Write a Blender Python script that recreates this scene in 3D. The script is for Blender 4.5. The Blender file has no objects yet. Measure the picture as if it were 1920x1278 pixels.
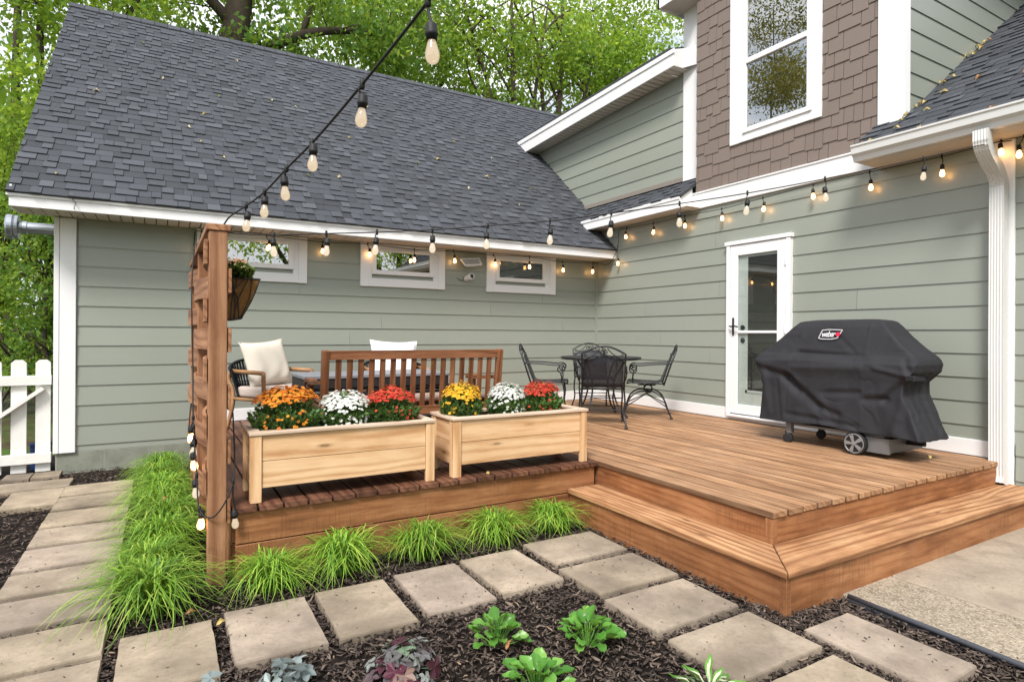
import bpy, math, random
import numpy as np
from mathutils import Matrix, Vector, Euler
R = math.radians
rng = np.random.default_rng(11)
random.seed(5)
SC = bpy.context.scene
COL = SC.collection

# ------------------------------------------------------------------ object helpers
def tag(o, label=None, cat=None, group=None, kind=None):
    if label: o['label'] = label
    if cat: o['category'] = cat
    if group: o['group'] = group
    if kind: o['kind'] = kind
    return o

def empty(name, loc=(0, 0, 0), rz=0, label=None, cat=None, group=None):
    o = bpy.data.objects.new(name, None)
    o.empty_display_size = 0.1
    COL.objects.link(o)
    o.location = loc
    o.rotation_euler = (0, 0, rz)
    return tag(o, label, cat, group)

def copy_tree(o, parent=None):
    c = o.copy()
    COL.objects.link(c)
    if parent: c.parent = parent
    for ch in [x for x in COL.objects if x.parent == o]:
        copy_tree(ch, c)
    return c

def retag(o, label, group=None):
    o['label'] = label
    if group: o['group'] = group
    return o

class MB:
    """collects shapes and links them as ONE mesh object"""
    def __init__(s, M=None):
        s.v = []; s.f = []; s.gc = []; s.rnd = []; s.bc = []; s.n = 0
        s.M = M or Matrix.Identity(4)
    def add(s, vs, fs, gc=None, rnd=None, bc=None):
        vs = np.asarray(vs, float).reshape(-1, 3)
        if gc is None: gc = vs + np.array([s.n * .37 % 7, s.n * .71 % 5, s.n * .53 % 3])
        if s.M != Matrix.Identity(4):
            m = np.array(s.M); vs = vs @ m[:3, :3].T + m[:3, 3]
        s.v.append(vs); s.gc.append(np.asarray(gc, float))
        rnd = random.random() if rnd is None else rnd
        s.rnd.append(np.full(len(vs), rnd) if np.isscalar(rnd) else np.asarray(rnd, float))
        s.bc.append(np.zeros((len(vs), 3)) if bc is None else np.asarray(bc, float))
        n = s.n
        s.f.extend([tuple(i + n for i in f) for f in fs])
        s.n += len(vs)
    def box(s, x0, x1, y0, y1, z0, z1, grain='x', rnd=None, T=None):
        vs = np.array([(x, y, z) for z in (z0, z1) for y in (y0, y1) for x in (x0, x1)], float)
        c = vs - vs.mean(0)
        o = np.array([random.uniform(0, 40), random.uniform(0, 9), random.uniform(0, 9)])
        p = {'x': (0, 1, 2), 'y': (1, 0, 2), 'z': (2, 0, 1)}[grain]
        gc = c[:, p] + o; bc = (c / np.abs(c).max(0))[:, p]
        if T is not None:
            m = np.array(T); vs = vs @ m[:3, :3].T + m[:3, 3]
        s.add(vs, [(0, 2, 3, 1), (4, 5, 7, 6), (0, 1, 5, 4), (2, 6, 7, 3), (0, 4, 6, 2), (1, 3, 7, 5)], gc, rnd, bc)
    def cub(s, ctr, size, rot=(0, 0, 0), grain='x', rnd=None):
        a, b, c = [d / 2 for d in size]
        s.box(-a, a, -b, b, -c, c, grain, rnd, Matrix.Translation(ctr) @ Euler(rot).to_matrix().to_4x4())
    def bar(s, p, q, w, h, rnd=None, up=(0, 0, 1)):
        """rectangular bar from p to q"""
        p = Vector(p); q = Vector(q); d = q - p; L = d.length; x = d.normalized()
        u = Vector(up)
        if abs(x.dot(u)) > .98: u = Vector((0, 1, 0))
        y = u.cross(x).normalized(); z = x.cross(y)
        T = Matrix((x, y, z)).transposed().to_4x4(); T.translation = p
        s.box(0, L, -w / 2, w / 2, -h / 2, h / 2, 'x', rnd, T)
    def tube(s, pts, r, n=8, rnd=None, closed=False):
        P = [Vector(p) for p in pts]; m = len(P)
        rs = [r] * m if np.isscalar(r) else list(r)
        vs = []; gc = []; acc = 0
        nrm = None
        for i, p in enumerate(P):
            if closed: t = P[(i + 1) % m] - P[i - 1]
            else: t = P[min(i + 1, m - 1)] - P[max(i - 1, 0)]
            t = t.normalized() if t.length > 1e-9 else Vector((0, 0, 1))
            if nrm is None:
                nrm = t.orthogonal().normalized()
            else:
                nrm = (nrm - t * nrm.dot(t))
                nrm = nrm.normalized() if nrm.length > 1e-6 else t.orthogonal().normalized()
            b = t.cross(nrm)
            if i: acc += (P[i] - P[i - 1]).length
            for k in range(n):
                a = 2 * math.pi * k / n
                vs.append(p + (nrm * math.cos(a) + b * math.sin(a)) * rs[i])
                gc.append((acc, math.cos(a) * rs[i], math.sin(a) * rs[i]))
        fs = []
        for i in range(m if closed else m - 1):
            j = (i + 1) % m
            for k in range(n):
                l = (k + 1) % n
                fs.append((i * n + k, i * n + l, j * n + l, j * n + k))
        if not closed:
            fs.append(tuple(range(n - 1, -1, -1))); fs.append(tuple((m - 1) * n + k for k in range(n)))
        s.add([tuple(v) for v in vs], fs, gc, rnd)
    def lathe(s, prof, n=16, T=None, rnd=None):
        vs = [(r * math.cos(2 * math.pi * k / n), r * math.sin(2 * math.pi * k / n), z) for r, z in prof for k in range(n)]
        fs = []
        for i in range(len(prof) - 1):
            for k in range(n):
                l = (k + 1) % n
                fs.append((i * n + k, i * n + l, (i + 1) * n + l, (i + 1) * n + k))
        fs.append(tuple(range(n - 1, -1, -1))); fs.append(tuple((len(prof) - 1) * n + k for k in range(n)))
        vs = np.array(vs)
        if T is not None:
            m = np.array(T); vs = vs @ m[:3, :3].T + m[:3, 3]
        s.add(vs, fs, None, rnd)
    def prism(s, poly, off, rnd=None):
        """closed polygon (3-D points) extruded by the vector off"""
        n = len(poly); a = np.array(poly, float); b = a + np.array(off, float)
        fs = [tuple(range(n - 1, -1, -1)), tuple(range(n, 2 * n))] + [(i, (i + 1) % n, n + (i + 1) % n, n + i) for i in range(n)]
        s.add(np.vstack([a, b]), fs, None, rnd)
    def build(s, name, mat, parent=None, smooth=False, bevel=0, loc=None, world=False, seg=1):
        V = np.vstack(s.v)
        if loc is not None: V = V - np.array(loc, float)
        if parent is not None and world: V = V - np.array(parent.location)
        me = bpy.data.meshes.new(name)
        me.from_pydata(V.tolist(), [], s.f)
        g = me.attributes.new('gc', 'FLOAT_VECTOR', 'POINT'); g.data.foreach_set('vector', np.vstack(s.gc).astype(np.float32).ravel())
        a = me.attributes.new('rnd', 'FLOAT', 'POINT'); a.data.foreach_set('value', np.concatenate(s.rnd).astype(np.float32))
        if any(np.any(x) for x in s.bc):
            e = me.attributes.new('bc', 'FLOAT_VECTOR', 'POINT'); e.data.foreach_set('vector', np.vstack(s.bc).astype(np.float32).ravel())
        me.materials.append(mat)
        if smooth: me.polygons.foreach_set('use_smooth', [True] * len(me.polygons))
        me.update()
        o = bpy.data.objects.new(name, me)
        COL.objects.link(o)
        if loc is not None: o.location = loc
        if parent is not None: o.parent = parent
        if bevel:
            b = o.modifiers.new('bevel', 'BEVEL'); b.width = bevel; b.segments = seg; b.limit_method = 'ANGLE'; b.angle_limit = R(40)
        return o

def raw_mesh(name, V, F, rnd, mat, parent=None, loc=None, smooth=False):
    """V (n,3), F (m,k) arrays, fast path for leaves, blades and chips"""
    V = np.asarray(V, np.float32); F = np.asarray(F, np.int32)
    me = bpy.data.meshes.new(name)
    me.vertices.add(len(V)); me.vertices.foreach_set('co', V.ravel())
    m, k = F.shape
    me.loops.add(m * k); me.loops.foreach_set('vertex_index', F.ravel())
    me.polygons.add(m); me.polygons.foreach_set('loop_start', np.arange(0, m * k, k, dtype=np.int32))
    try: me.polygons.foreach_set('loop_total', np.full(m, k, np.int32))
    except Exception: pass
    me.update(calc_edges=True)
    a = me.attributes.new('rnd', 'FLOAT', 'POINT'); a.data.foreach_set('value', np.asarray(rnd, np.float32))
    me.materials.append(mat)
    if smooth: me.polygons.foreach_set('use_smooth', np.ones(m, bool))
    me.validate()
    o = bpy.data.objects.new(name, me); COL.objects.link(o)
    if parent is not None: o.parent = parent
    if loc is not None: o.location = loc
    return o

# ------------------------------------------------------------------ materials
class NT:
    def __init__(s, name):
        s.m = bpy.data.materials.new(name); s.m.use_nodes = True
        s.t = s.m.node_tree; s.t.nodes.clear()
        s.out = s.t.nodes.new('ShaderNodeOutputMaterial')
    def n(s, ty, **kw):
        x = s.t.nodes.new('ShaderNode' + ty)
        for k, v in kw.items():
            if k.startswith('_'): setattr(x, k[1:], v)
            else:
                key = k.replace('__', ' ')
                sock = x.inputs[int(k[1:])] if (k[0] == 'i' and k[1:].isdigit()) else x.inputs[key]
                if isinstance(v, bpy.types.NodeSocket): s.t.links.new(v, sock)
                else: sock.default_value = v
        return x
    def ramp(s, fac, stops, interp='LINEAR'):
        x = s.t.nodes.new('ShaderNodeValToRGB'); x.color_ramp.interpolation = interp
        e = x.color_ramp.elements
        while len(e) < len(stops): e.new(.5)
        for el, (p, c) in zip(e, stops):
            el.position = p; el.color = (*c, 1) if len(c) == 3 else c
        s.t.links.new(fac, x.inputs[0]); return x.outputs[0]
    def math(s, op, a, b=None):
        x = s.t.nodes.new('ShaderNodeMath'); x.operation = op
        for i, v in enumerate((a, b)):
            if v is None: continue
            if isinstance(v, bpy.types.NodeSocket): s.t.links.new(v, x.inputs[i])
            else: x.inputs[i].default_value = v
        return x.outputs[0]
    def vmul(s, v, sc):
        x = s.t.nodes.new('ShaderNodeVectorMath'); x.operation = 'MULTIPLY'
        s.t.links.new(v, x.inputs[0]); x.inputs[1].default_value = sc; return x.outputs[0]
    def mix(s, fac, a, b, mode='MIX'):
        x = s.t.nodes.new('ShaderNodeMix'); x.data_type = 'RGBA'; x.blend_type = mode
        for sock, v in ((x.inputs[0], fac), (x.inputs[6], a), (x.inputs[7], b)):
            if isinstance(v, bpy.types.NodeSocket): s.t.links.new(v, sock)
            else: sock.default_value = v if np.isscalar(v) else (*v, 1)[:4]
        return x.outputs[2]
    def attr(s, name, out='Fac'):
        x = s.t.nodes.new('ShaderNodeAttribute'); x.attribute_name = name; return x.outputs[out]
    def noise(s, vec, scale, detail=4, rough=.55, dist=0):
        x = s.n('TexNoise', Scale=scale, Detail=detail, Roughness=rough, Distortion=dist)
        if vec is not None: s.t.links.new(vec, x.inputs['Vector'])
        return x.outputs['Fac']
    def bump(s, h, strength=.3, dist=.01):
        return s.n('Bump', Height=h, Strength=strength, Distance=dist).outputs[0]
    def pbr(s, col, rough=.6, bump=None, spec=.4, metal=0., **kw):
        b = s.n('BsdfPrincipled')
        for k, v in (('Base Color', col), ('Roughness', rough), ('Specular IOR Level', spec), ('Metallic', metal)):
            if isinstance(v, bpy.types.NodeSocket): s.t.links.new(v, b.inputs[k])
            elif k == 'Base Color': b.inputs[k].default_value = (*v, 1)
            else: b.inputs[k].default_value = v
        if bump is not None: s.t.links.new(bump, b.inputs['Normal'])
        for k, v in kw.items(): b.inputs[k.replace('__', ' ')].default_value = v
        return b
    def done(s, sh):
        s.t.links.new(sh.outputs[0], s.out.inputs[0]); return s.m
    def geo(s): return s.n('NewGeometry').outputs['Position']
    def objc(s): return s.n('TexCoord').outputs['Object']

def plain(name, col, rough=.5, spec=.4, metal=0., var=.12, scale=9., bump=.0):
    t = NT(name); c = t.noise(t.objc(), scale, 5)
    cc = t.mix(c, tuple(x * (1 - var) for x in col), tuple(min(1, x * (1 + var)) for x in col))
    b = t.bump(t.noise(t.objc(), scale * 14, 3), bump, .004) if bump else None
    return t.done(t.pbr(cc, rough, b, spec, metal))

def wood(name, dark, mid, light, rough=.62, var=.35, knots=.5, rings=26., spec=.3, freq=1., weather=None, grain=.3, patch=.45, edge=0., saw=0.):
    t = NT(name); g = t.attr('gc', 'Vector'); r = t.attr('rnd')
    low = t.noise(t.vmul(g, (.55, 4.5, 4.5)), freq, 2, .5, .5)
    sep = t.n('SeparateXYZ', Vector=g)
    acr = t.math('ADD', sep.outputs[1], sep.outputs[2])
    ph = t.math('ADD', t.math('MULTIPLY', low, rings), t.math('MULTIPLY', acr, 90.))
    ring = t.math('POWER', t.math('MULTIPLY', t.math('ADD', t.math('SINE', ph), 1.), .5), 2.2)      # thin dark latewood lines
    fine = t.noise(t.vmul(g, (5, 210, 210)), 1., 3, .6)
    mott = t.noise(t.vmul(g, (2.2, 9, 9)), 1., 5, .65)
    f = t.math('ADD', t.math('MULTIPLY', mott, .75), t.math('MULTIPLY', fine, .38))
    f = t.math('SUBTRACT', f, t.math('MULTIPLY', ring, grain * .5))
    c = t.ramp(f, [(.30, dark), (.50, mid), (.68, light)])
    c = t.mix(t.math('MULTIPLY', ring, grain), c, dark)
    vo = t.n('TexVoronoi', Scale=1.0, Randomness=1.); t.t.links.new(t.vmul(g, (2.2, 8.5, 8.5)), vo.inputs['Vector'])
    kn = t.ramp(vo.outputs['Distance'], [(.0, (.8, .8, .8)), (.05, (1, 1, 1)), (.085, (.35, .35, .35)), (.15, (0, 0, 0))])
    pick = t.ramp(t.n('SeparateXYZ', Vector=vo.outputs['Color']).outputs[0], [(.50, (0, 0, 0)), (.55, (1, 1, 1))])
    c = t.mix(t.math('MULTIPLY', t.math('MULTIPLY', kn, pick), knots), c, tuple(x * .4 for x in dark))
    tint = t.math('ADD', t.math('MULTIPLY', r, var), 1 - var / 2)
    c = t.mix(1., c, t.n('CombineXYZ', X=tint, Y=tint, Z=tint).outputs[0], 'MULTIPLY')
    pt = t.noise(t.geo(), 2.3, 6, .65)
    c = t.mix(t.math('MULTIPLY', t.ramp(pt, [(.45, (0, 0, 0)), (.70, (1, 1, 1))]), patch), c, weather or tuple(x * .62 for x in mid))
    if saw:
        sw = t.noise(t.vmul(g, (120, 2.5, 6)), 1., 3, .6); sm = t.ramp(t.noise(t.vmul(g, (1.4, 3, 3)), 1., 3), [(.45, (0, 0, 0)), (.6, (1, 1, 1))])
        c = t.mix(t.math('MULTIPLY', t.math('MULTIPLY', t.ramp(sw, [(.5, (0, 0, 0)), (.66, (1, 1, 1))]), sm), saw), c, tuple(x * .55 for x in mid))
        bl = t.ramp(t.noise(t.vmul(g, (3.5, 11, 11)), 1., 6, .7), [(.52, (0, 0, 0)), (.70, (1, 1, 1))])
        c = t.mix(t.math('MULTIPLY', bl, .5), c, tuple(x * .5 for x in mid))
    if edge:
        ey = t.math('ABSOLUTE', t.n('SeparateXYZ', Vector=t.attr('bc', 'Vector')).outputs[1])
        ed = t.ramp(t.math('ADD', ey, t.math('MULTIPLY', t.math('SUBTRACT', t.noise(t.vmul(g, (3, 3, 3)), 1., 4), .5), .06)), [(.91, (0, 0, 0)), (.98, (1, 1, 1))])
        c = t.mix(t.math('MULTIPLY', ed, edge), c, (.030, .019, .013))  # dark edge bands: shade of the board gaps painted in, along with dirt
    bp = t.bump(f, .4, .003)
    return t.done(t.pbr(c, rough, bp, spec))

def siding_mat(name, col, rough=.55):
    t = NT(name); g = t.attr('gc', 'Vector')
    a = t.noise(t.geo(), .8, 4, .6); b = t.noise(t.vmul(g, (4, 80, 80)), 1., 4, .6)
    c = t.mix(a, tuple(x * .92 for x in col), tuple(x * 1.07 for x in col))
    c = t.mix(t.math('MULTIPLY', b, .12), c, tuple(x * .82 for x in col))
    dirt = t.ramp(t.noise(t.vmul(t.geo(), (3, 3, .7)), 1., 6, .7), [(.6, (0, 0, 0)), (.78, (1, 1, 1))])
    c = t.mix(t.math('MULTIPLY', dirt, .10), c, (.16, .15, .12))
    r = t.attr('rnd'); tint = t.math('ADD', t.math('MULTIPLY', r, .08), .96)
    c = t.mix(1., c, t.n('CombineXYZ', X=tint, Y=tint, Z=tint).outputs[0], 'MULTIPLY')
    return t.done(t.pbr(c, rough, t.bump(b, .2, .0015), .6))

def shingle_mat(name):
    t = NT(name); r = t.attr('rnd')
    c = t.ramp(r, [(0., (.018, .020, .024)), (.35, (.038, .042, .049)), (.65, (.056, .061, .071)), (1., (.088, .095, .109))])
    gr = t.noise(t.geo(), 260., 2, .7); gr2 = t.noise(t.geo(), 1.1, 4, .6)
    c = t.mix(t.math('MULTIPLY', t.ramp(gr, [(.35, (0, 0, 0)), (.7, (1, 1, 1))]), .35), c, (.14, .15, .17))
    c = t.mix(t.math('MULTIPLY', gr2, .35), c, (.05, .052, .058))
    return t.done(t.pbr(c, .9, t.bump(gr, .5, .004), .25))

def leaf_mat(name, stops, trans=.45, rough=.5):
    t = NT(name); r = t.attr('rnd')
    c = t.ramp(r, stops); oi = t.math('ADD', t.math('MULTIPLY', t.n('ObjectInfo').outputs['Random'], .30), .85)
    c = t.mix(1., c, t.n('CombineXYZ', X=oi, Y=oi, Z=oi).outputs[0], 'MULTIPLY')
    d = t.pbr(c, rough, None, .3)
    tr = t.n('BsdfTranslucent'); t.t.links.new(t.mix(.5, c, (.75, .95, .10), 'MULTIPLY'), tr.inputs[0])
    tr2 = t.mix(.35, c, (.55, .60, .06)); t.t.links.new(tr2, tr.inputs[0])
    m = t.n('MixShader', Fac=trans); t.t.links.new(d.outputs[0], m.inputs[1]); t.t.links.new(tr.outputs[0], m.inputs[2])
    return t.done(m)

def concrete(name, base, rough=.9, speck=.25, blot=.35, scale=1., agg=0.):
    t = NT(name); p = t.geo(); oi = t.n('ObjectInfo').outputs['Random']
    a = t.noise(p, 2.2 * scale, 6, .65); b = t.noise(p, 38 * scale, 4, .6); c3 = t.noise(p, 170 * scale, 2)
    c = t.mix(t.ramp(a, [(.3, (0, 0, 0)), (.72, (1, 1, 1))]), tuple(x * (1 - blot) for x in base), tuple(min(1, x * (1 + blot * .4)) for x in base))
    c = t.mix(t.math('MULTIPLY', t.ramp(b, [(.5, (0, 0, 0)), (.75, (1, 1, 1))]), speck), c, tuple(x * .5 for x in base))
    tint = t.math('ADD', t.math('MULTIPLY', oi, .26), .86)
    wr = t.math('ADD', t.math('MULTIPLY', t.math('FRACT', t.math('MULTIPLY', oi, 7.3)), .13), .90)
    c = t.mix(1., c, t.n('CombineXYZ', X=tint, Y=t.math('MULTIPLY', tint, .99), Z=t.math('MULTIPLY', tint, wr)).outputs[0], 'MULTIPLY')
    st = t.ramp(t.noise(p, 4.3 * scale, 7, .7, .6), [(.48, (0, 0, 0)), (.62, (.6, .6, .6)), (.75, (1, 1, 1))]); c = t.mix(t.math('MULTIPLY', st, .55), c, tuple(x * k for x, k in zip(base, (.50, .48, .44))))
    vo = t.n('TexVoronoi', Scale=26.); t.t.links.new(p, vo.inputs['Vector'])
    pit = t.ramp(vo.outputs['Distance'], [(.0, (1, 1, 1)), (.11, (.6, .6, .6)), (.17, (0, 0, 0))])
    c = t.mix(t.math('MULTIPLY', pit, .55 * (b is not None)), c, tuple(x * .35 for x in base)) if agg == 0 else c
    if agg:
        vo2 = t.n('TexVoronoi', Scale=95.); t.t.links.new(p, vo2.inputs['Vector'])
        c = t.mix(agg, c, t.mix(t.ramp(vo2.outputs['Color'], [(.2, (0, 0, 0)), (.8, (1, 1, 1))]), (.10, .08, .06), (.50, .43, .35)))
        return t.done(t.pbr(c, rough, t.bump(vo2.outputs['Distance'], .8, .008), .2))
    h = t.math('ADD', t.math('MULTIPLY', b, .6), t.math('MULTIPLY', c3, .4))
    return t.done(t.pbr(c, rough, t.bump(h, .35, .006), .2))

def schlick(t, f0):
    fc = t.n('LayerWeight', Blend=.5).outputs['Facing']
    return t.math('ADD', t.math('MULTIPLY', t.math('POWER', fc, 4.), 1 - f0), f0)
def glass_mat(name, tint=(.012, .014, .013), f0=.14, body=.35):
    t = NT(name)
    d = t.n('BsdfDiffuse', Color=(*tint, 1)); tr = t.n('BsdfTransparent', Color=(.85, .88, .86, 1))
    g = t.n('BsdfGlossy', Roughness=.0, Color=(.95, .95, .95, 1))
    w = t.bump(t.noise(t.geo(), 1.6, 1), .06, .02); t.t.links.new(w, g.inputs['Normal'])
    m1 = t.n('MixShader', Fac=body); t.t.links.new(tr.outputs[0], m1.inputs[1]); t.t.links.new(d.outputs[0], m1.inputs[2])
    m = t.n('MixShader'); t.t.links.new(schlick(t, f0), m.inputs[0]); t.t.links.new(m1.outputs[0], m.inputs[1]); t.t.links.new(g.outputs[0], m.inputs[2])
    return t.done(m)

def bulb_mat(name, col, strength, clear=.3):
    t = NT(name)
    e = t.n('Emission', Color=(*col, 1), Strength=strength); g = t.n('BsdfGlossy', Roughness=.03)
    lw = t.n('LayerWeight', Blend=.35)
    tr = t.n('BsdfTransparent', Color=(.9, .86, .78, 1)); m0 = t.n('MixShader', Fac=clear); t.t.links.new(e.outputs[0], m0.inputs[1]); t.t.links.new(tr.outputs[0], m0.inputs[2])
    m1 = t.n('MixShader'); t.t.links.new(t.ramp(lw.outputs['Facing'], [(.25, (0, 0, 0)), (.8, (.75, .75, .75))]), m1.inputs[0])
    t.t.links.new(m0.outputs[0], m1.inputs[1]); t.t.links.new(tr.outputs[0], m1.inputs[2])
    m = t.n('MixShader', Fac=.07); t.t.links.new(m1.outputs[0], m.inputs[1]); t.t.links.new(g.outputs[0], m.inputs[2])
    return t.done(m)

def mesh_metal(name, col, hole):
    t = NT(name); d = t.pbr(col, .45, None, .4); tr = t.n('BsdfTransparent')
    m = t.n('MixShader', Fac=hole); t.t.links.new(d.outputs[0], m.inputs[1]); t.t.links.new(tr.outputs[0], m.inputs[2])
    return t.done(m)

M = {}
M['green'] = siding_mat('sage_siding', (.270, .292, .248), .33)
M['white'] = plain('white_trim_paint', (.77, .77, .77), .45, .4, var=.03, scale=3)
M['white_old'] = plain('weathered_white_paint', (.74, .73, .69), .6, .3, var=.12, scale=12, bump=.1)
M['soffit'] = plain('soffit_panel', (.62, .57, .51), .6, .3, var=.05)
M['flash'] = plain('taupe_flashing', (.24, .21, .18), .6, .3)
M['roof'] = shingle_mat('asphalt_shingle')
M['brown'] = siding_mat('brown_shake', (.185, .143, .120), .7)
M['block'] = concrete('painted_block', (.225, .24, .205), .8, .15, .2)
M['deckL'] = wood('deck_stain_shaded', (.055, .022, .012), (.115, .048, .027), (.19, .085, .05), .55, .4, .6, edge=.35)  # same stain as deckR, shade by the planters put into a darker colour
M['deckR'] = wood('deck_stain_faded_lit', (.185, .088, .040), (.338, .184, .095), (.475, .288, .165), .6, .32, .8, weather=(.19, .105, .058), grain=.25, edge=.55)  # same stain, bleached; the brighter light on this side is also in the colour
M['tread'] = wood('step_stain', (.20, .088, .038), (.37, .188, .088), (.50, .295, .155), .6, .25, .9, weather=(.19, .10, .055), grain=.4, freq=.8)
M['fascia'] = wood('fascia_stain', (.13, .046, .017), (.275, .112, .043), (.39, .185, .082), .6, .25, .9, rings=30, freq=.8, grain=.16, weather=(.14, .06, .03), saw=.6)
M['post'] = wood('post_wood', (.15, .058, .027), (.29, .135, .065), (.40, .21, .11), .65, .3, .9)
M['cedar'] = wood('planter_cedar', (.47, .25, .11), (.66, .42, .225), (.75, .52, .31), .6, .14, .9, rings=30, freq=.8, grain=.32, patch=.10)
M['cap'] = wood('planter_cap', (.42, .29, .20), (.58, .43, .32), (.68, .54, .42), .65, .15, .2, patch=.15)
M['bench'] = wood('bench_teak', (.085, .030, .011), (.19, .074, .032), (.28, .122, .058), .45, .3, .3)
M['seatw'] = wood('bench_seat_weathered', (.20, .13, .10), (.36, .27, .22), (.5, .4, .34), .6, .3, .2)
M['chairw'] = wood('chair_frame_wood', (.16, .075, .03), (.30, .155, .07), (.42, .24, .12), .5, .2, .1)
M['paver'] = concrete('paver_concrete', (.368, .304, .238), .92, .5, .55)
M['patio'] = concrete('patio_concrete', (.34, .285, .235), .92, .5, .25, 1.3)
M['aggr'] = concrete('exposed_aggregate', (.39, .325, .245), .95, .3, .35, 1., .45)
M['iron'] = plain('black_iron', (.014, .015, .018), .42, .5)
M['ironmesh'] = mesh_metal('black_expanded_metal', (.022, .024, .032), .28)
M['black'] = plain('black_rubber', (.012, .012, .013), .6, .35)
M['edging'] = plain('black_edging', (.05, .054, .065), .5, .4)
M['cover'] = None
M['grey'] = plain('grey_metal', (.17, .175, .18), .45, .5, .4)
M['galv'] = plain('galvanised_steel', (.42, .45, .49), .28, .5, .85, var=.15, scale=4)
M['rim'] = plain('silver_plastic', (.20, .195, .19), .4, .5)
M['cream'] = plain('cream_canvas', (.66, .60, .51), .9, .2, var=.06, scale=5, bump=.15)
M['pale'] = plain('white_canvas', (.76, .76, .77), .9, .2, var=.05, scale=5, bump=.15)
M['seatcush'] = plain('taupe_cushion', (.50, .42, .37), .9, .2, var=.05, bump=.15)
M['rope'] = plain('black_rope', (.013, .014, .018), .7, .3)
M['tabletop'] = plain('grey_table_top', (.20, .21, .23), .5, .4, var=.12)
M['wicker'] = plain('dark_wicker', (.016, .015, .016), .6, .4)
M['glass'] = glass_mat('window_glass', f0=.10)
M['glass2'] = glass_mat('storm_door_glass', f0=.05, body=0.)
M['darkglass'] = NT('dark_glass'); M['darkglass'] = M['darkglass'].done(M['darkglass'].pbr((.055, .05, .046), .02, None, .8))
M['glass3'] = glass_mat('mirror_bright_glass', f0=.38)
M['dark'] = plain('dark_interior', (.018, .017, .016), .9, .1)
M['room_backing'] = plain('pale_interior', (.30, .29, .27), .8, .2)
M['gut'] = plain('white_gutter', (.64, .64, .625), .4, .4, var=.05, scale=2)
M['coir'] = plain('coir_liner', (.20, .105, .035), .95, .1, var=.4, scale=40, bump=.6)
M['soil'] = plain('potting_soil', (.018, .013, .010), 1., .1, var=.4, scale=40, bump=.8)
M['bark'] = plain('tree_bark', (.075, .058, .045), .95, .15, var=.45, scale=7, bump=.9)
M['red'] = plain('badge_red', (.5, .02, .06), .5, .3)
M['badge'] = plain('badge_white', (.60, .60, .62), .5, .3, var=.01)
M['blue'] = plain('blue_plastic', (.02, .06, .20), .4, .4)
M['warm'] = bulb_mat('warm_lit_bulb', (1., .50, .18), 9., .25)
M['clearb'] = bulb_mat('clear_lit_bulb', (1., .84, .64), .62, .35)
M['clear0'] = bulb_mat('clear_dim_bulb', (1., .80, .56), .55, .42)
M['lens'] = plain('camera_lens', (.008, .008, .01), .12, .7)
M['lampglass'] = plain('lamp_reflector', (.62, .64, .66), .22, .6, .5, var=.25, scale=20)
M['tree'] = leaf_mat('tree_leaf', [(0, (.045, .12, .016)), (.35, (.15, .31, .034)), (.7, (.31, .50, .06)), (1, (.58, .60, .10))], .64)
M['tree2'] = leaf_mat('shade_leaf', [(0, (.028, .085, .02)), (.4, (.10, .23, .04)), (.75, (.22, .39, .06)), (1, (.44, .50, .09))], .6)
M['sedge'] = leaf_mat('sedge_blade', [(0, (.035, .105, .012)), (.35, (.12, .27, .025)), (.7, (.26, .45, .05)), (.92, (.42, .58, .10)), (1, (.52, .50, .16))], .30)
M['hosta'] = leaf_mat('hosta_leaf', [(0, (.05, .17, .025)), (.5, (.12, .31, .05)), (1, (.21, .42, .09))], .3, .3)
M['hostaw'] = leaf_mat('hosta_white', [(0, (.55, .58, .42)), (1, (.62, .64, .48))], .25, .4)
M['heu'] = leaf_mat('heuchera_leaf', [(0, (.030, .008, .016)), (.22, (.07, .015, .030)), (.3, (.075, .065, .07)), (.6, (.15, .155, .155)), (.85, (.20, .22, .20)), (.93, (.11, .17, .10)), (.98, (.12, .16, .10)), (1, (.24, .02, .06))], .15, .4)
M['heub'] = leaf_mat('blue_grey_leaf', [(0, (.08, .10, .10)), (1, (.24, .29, .29))], .15, .4)
M['mumleaf'] = leaf_mat('mum_leaf', [(0, (.022, .065, .016)), (.6, (.075, .17, .045)), (1, (.17, .27, .09))], .25)
M['fallen'] = leaf_mat('fallen_leaf', [(0, (.30, .20, .05)), (.4, (.52, .40, .14)), (.7, (.62, .55, .34)), (.9, (.40, .16, .06)), (1, (.07, .16, .03))], .2)
M['olive'] = leaf_mat('olive_leaf', [(0, (.05, .05, .010)), (.4, (.15, .12, .025)), (.8, (.26, .20, .045)), (1, (.36, .28, .08))], .5)
def petal(n, a, b): return leaf_mat('petal_' + n, [(0, a), (1, b)], .2, .6)
M['p_orange'] = petal('orange', (.62, .13, .012), (.75, .33, .03))
M['p_white'] = petal('white', (.72, .72, .70), (.86, .86, .84))
M['p_red'] = petal('red', (.52, .022, .018), (.72, .10, .05))
M['p_yellow'] = petal('yellow', (.68, .33, .012), (.80, .52, .04))
M['p_pink'] = petal('pink', (.55, .16, .08), (.75, .55, .40))

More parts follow.
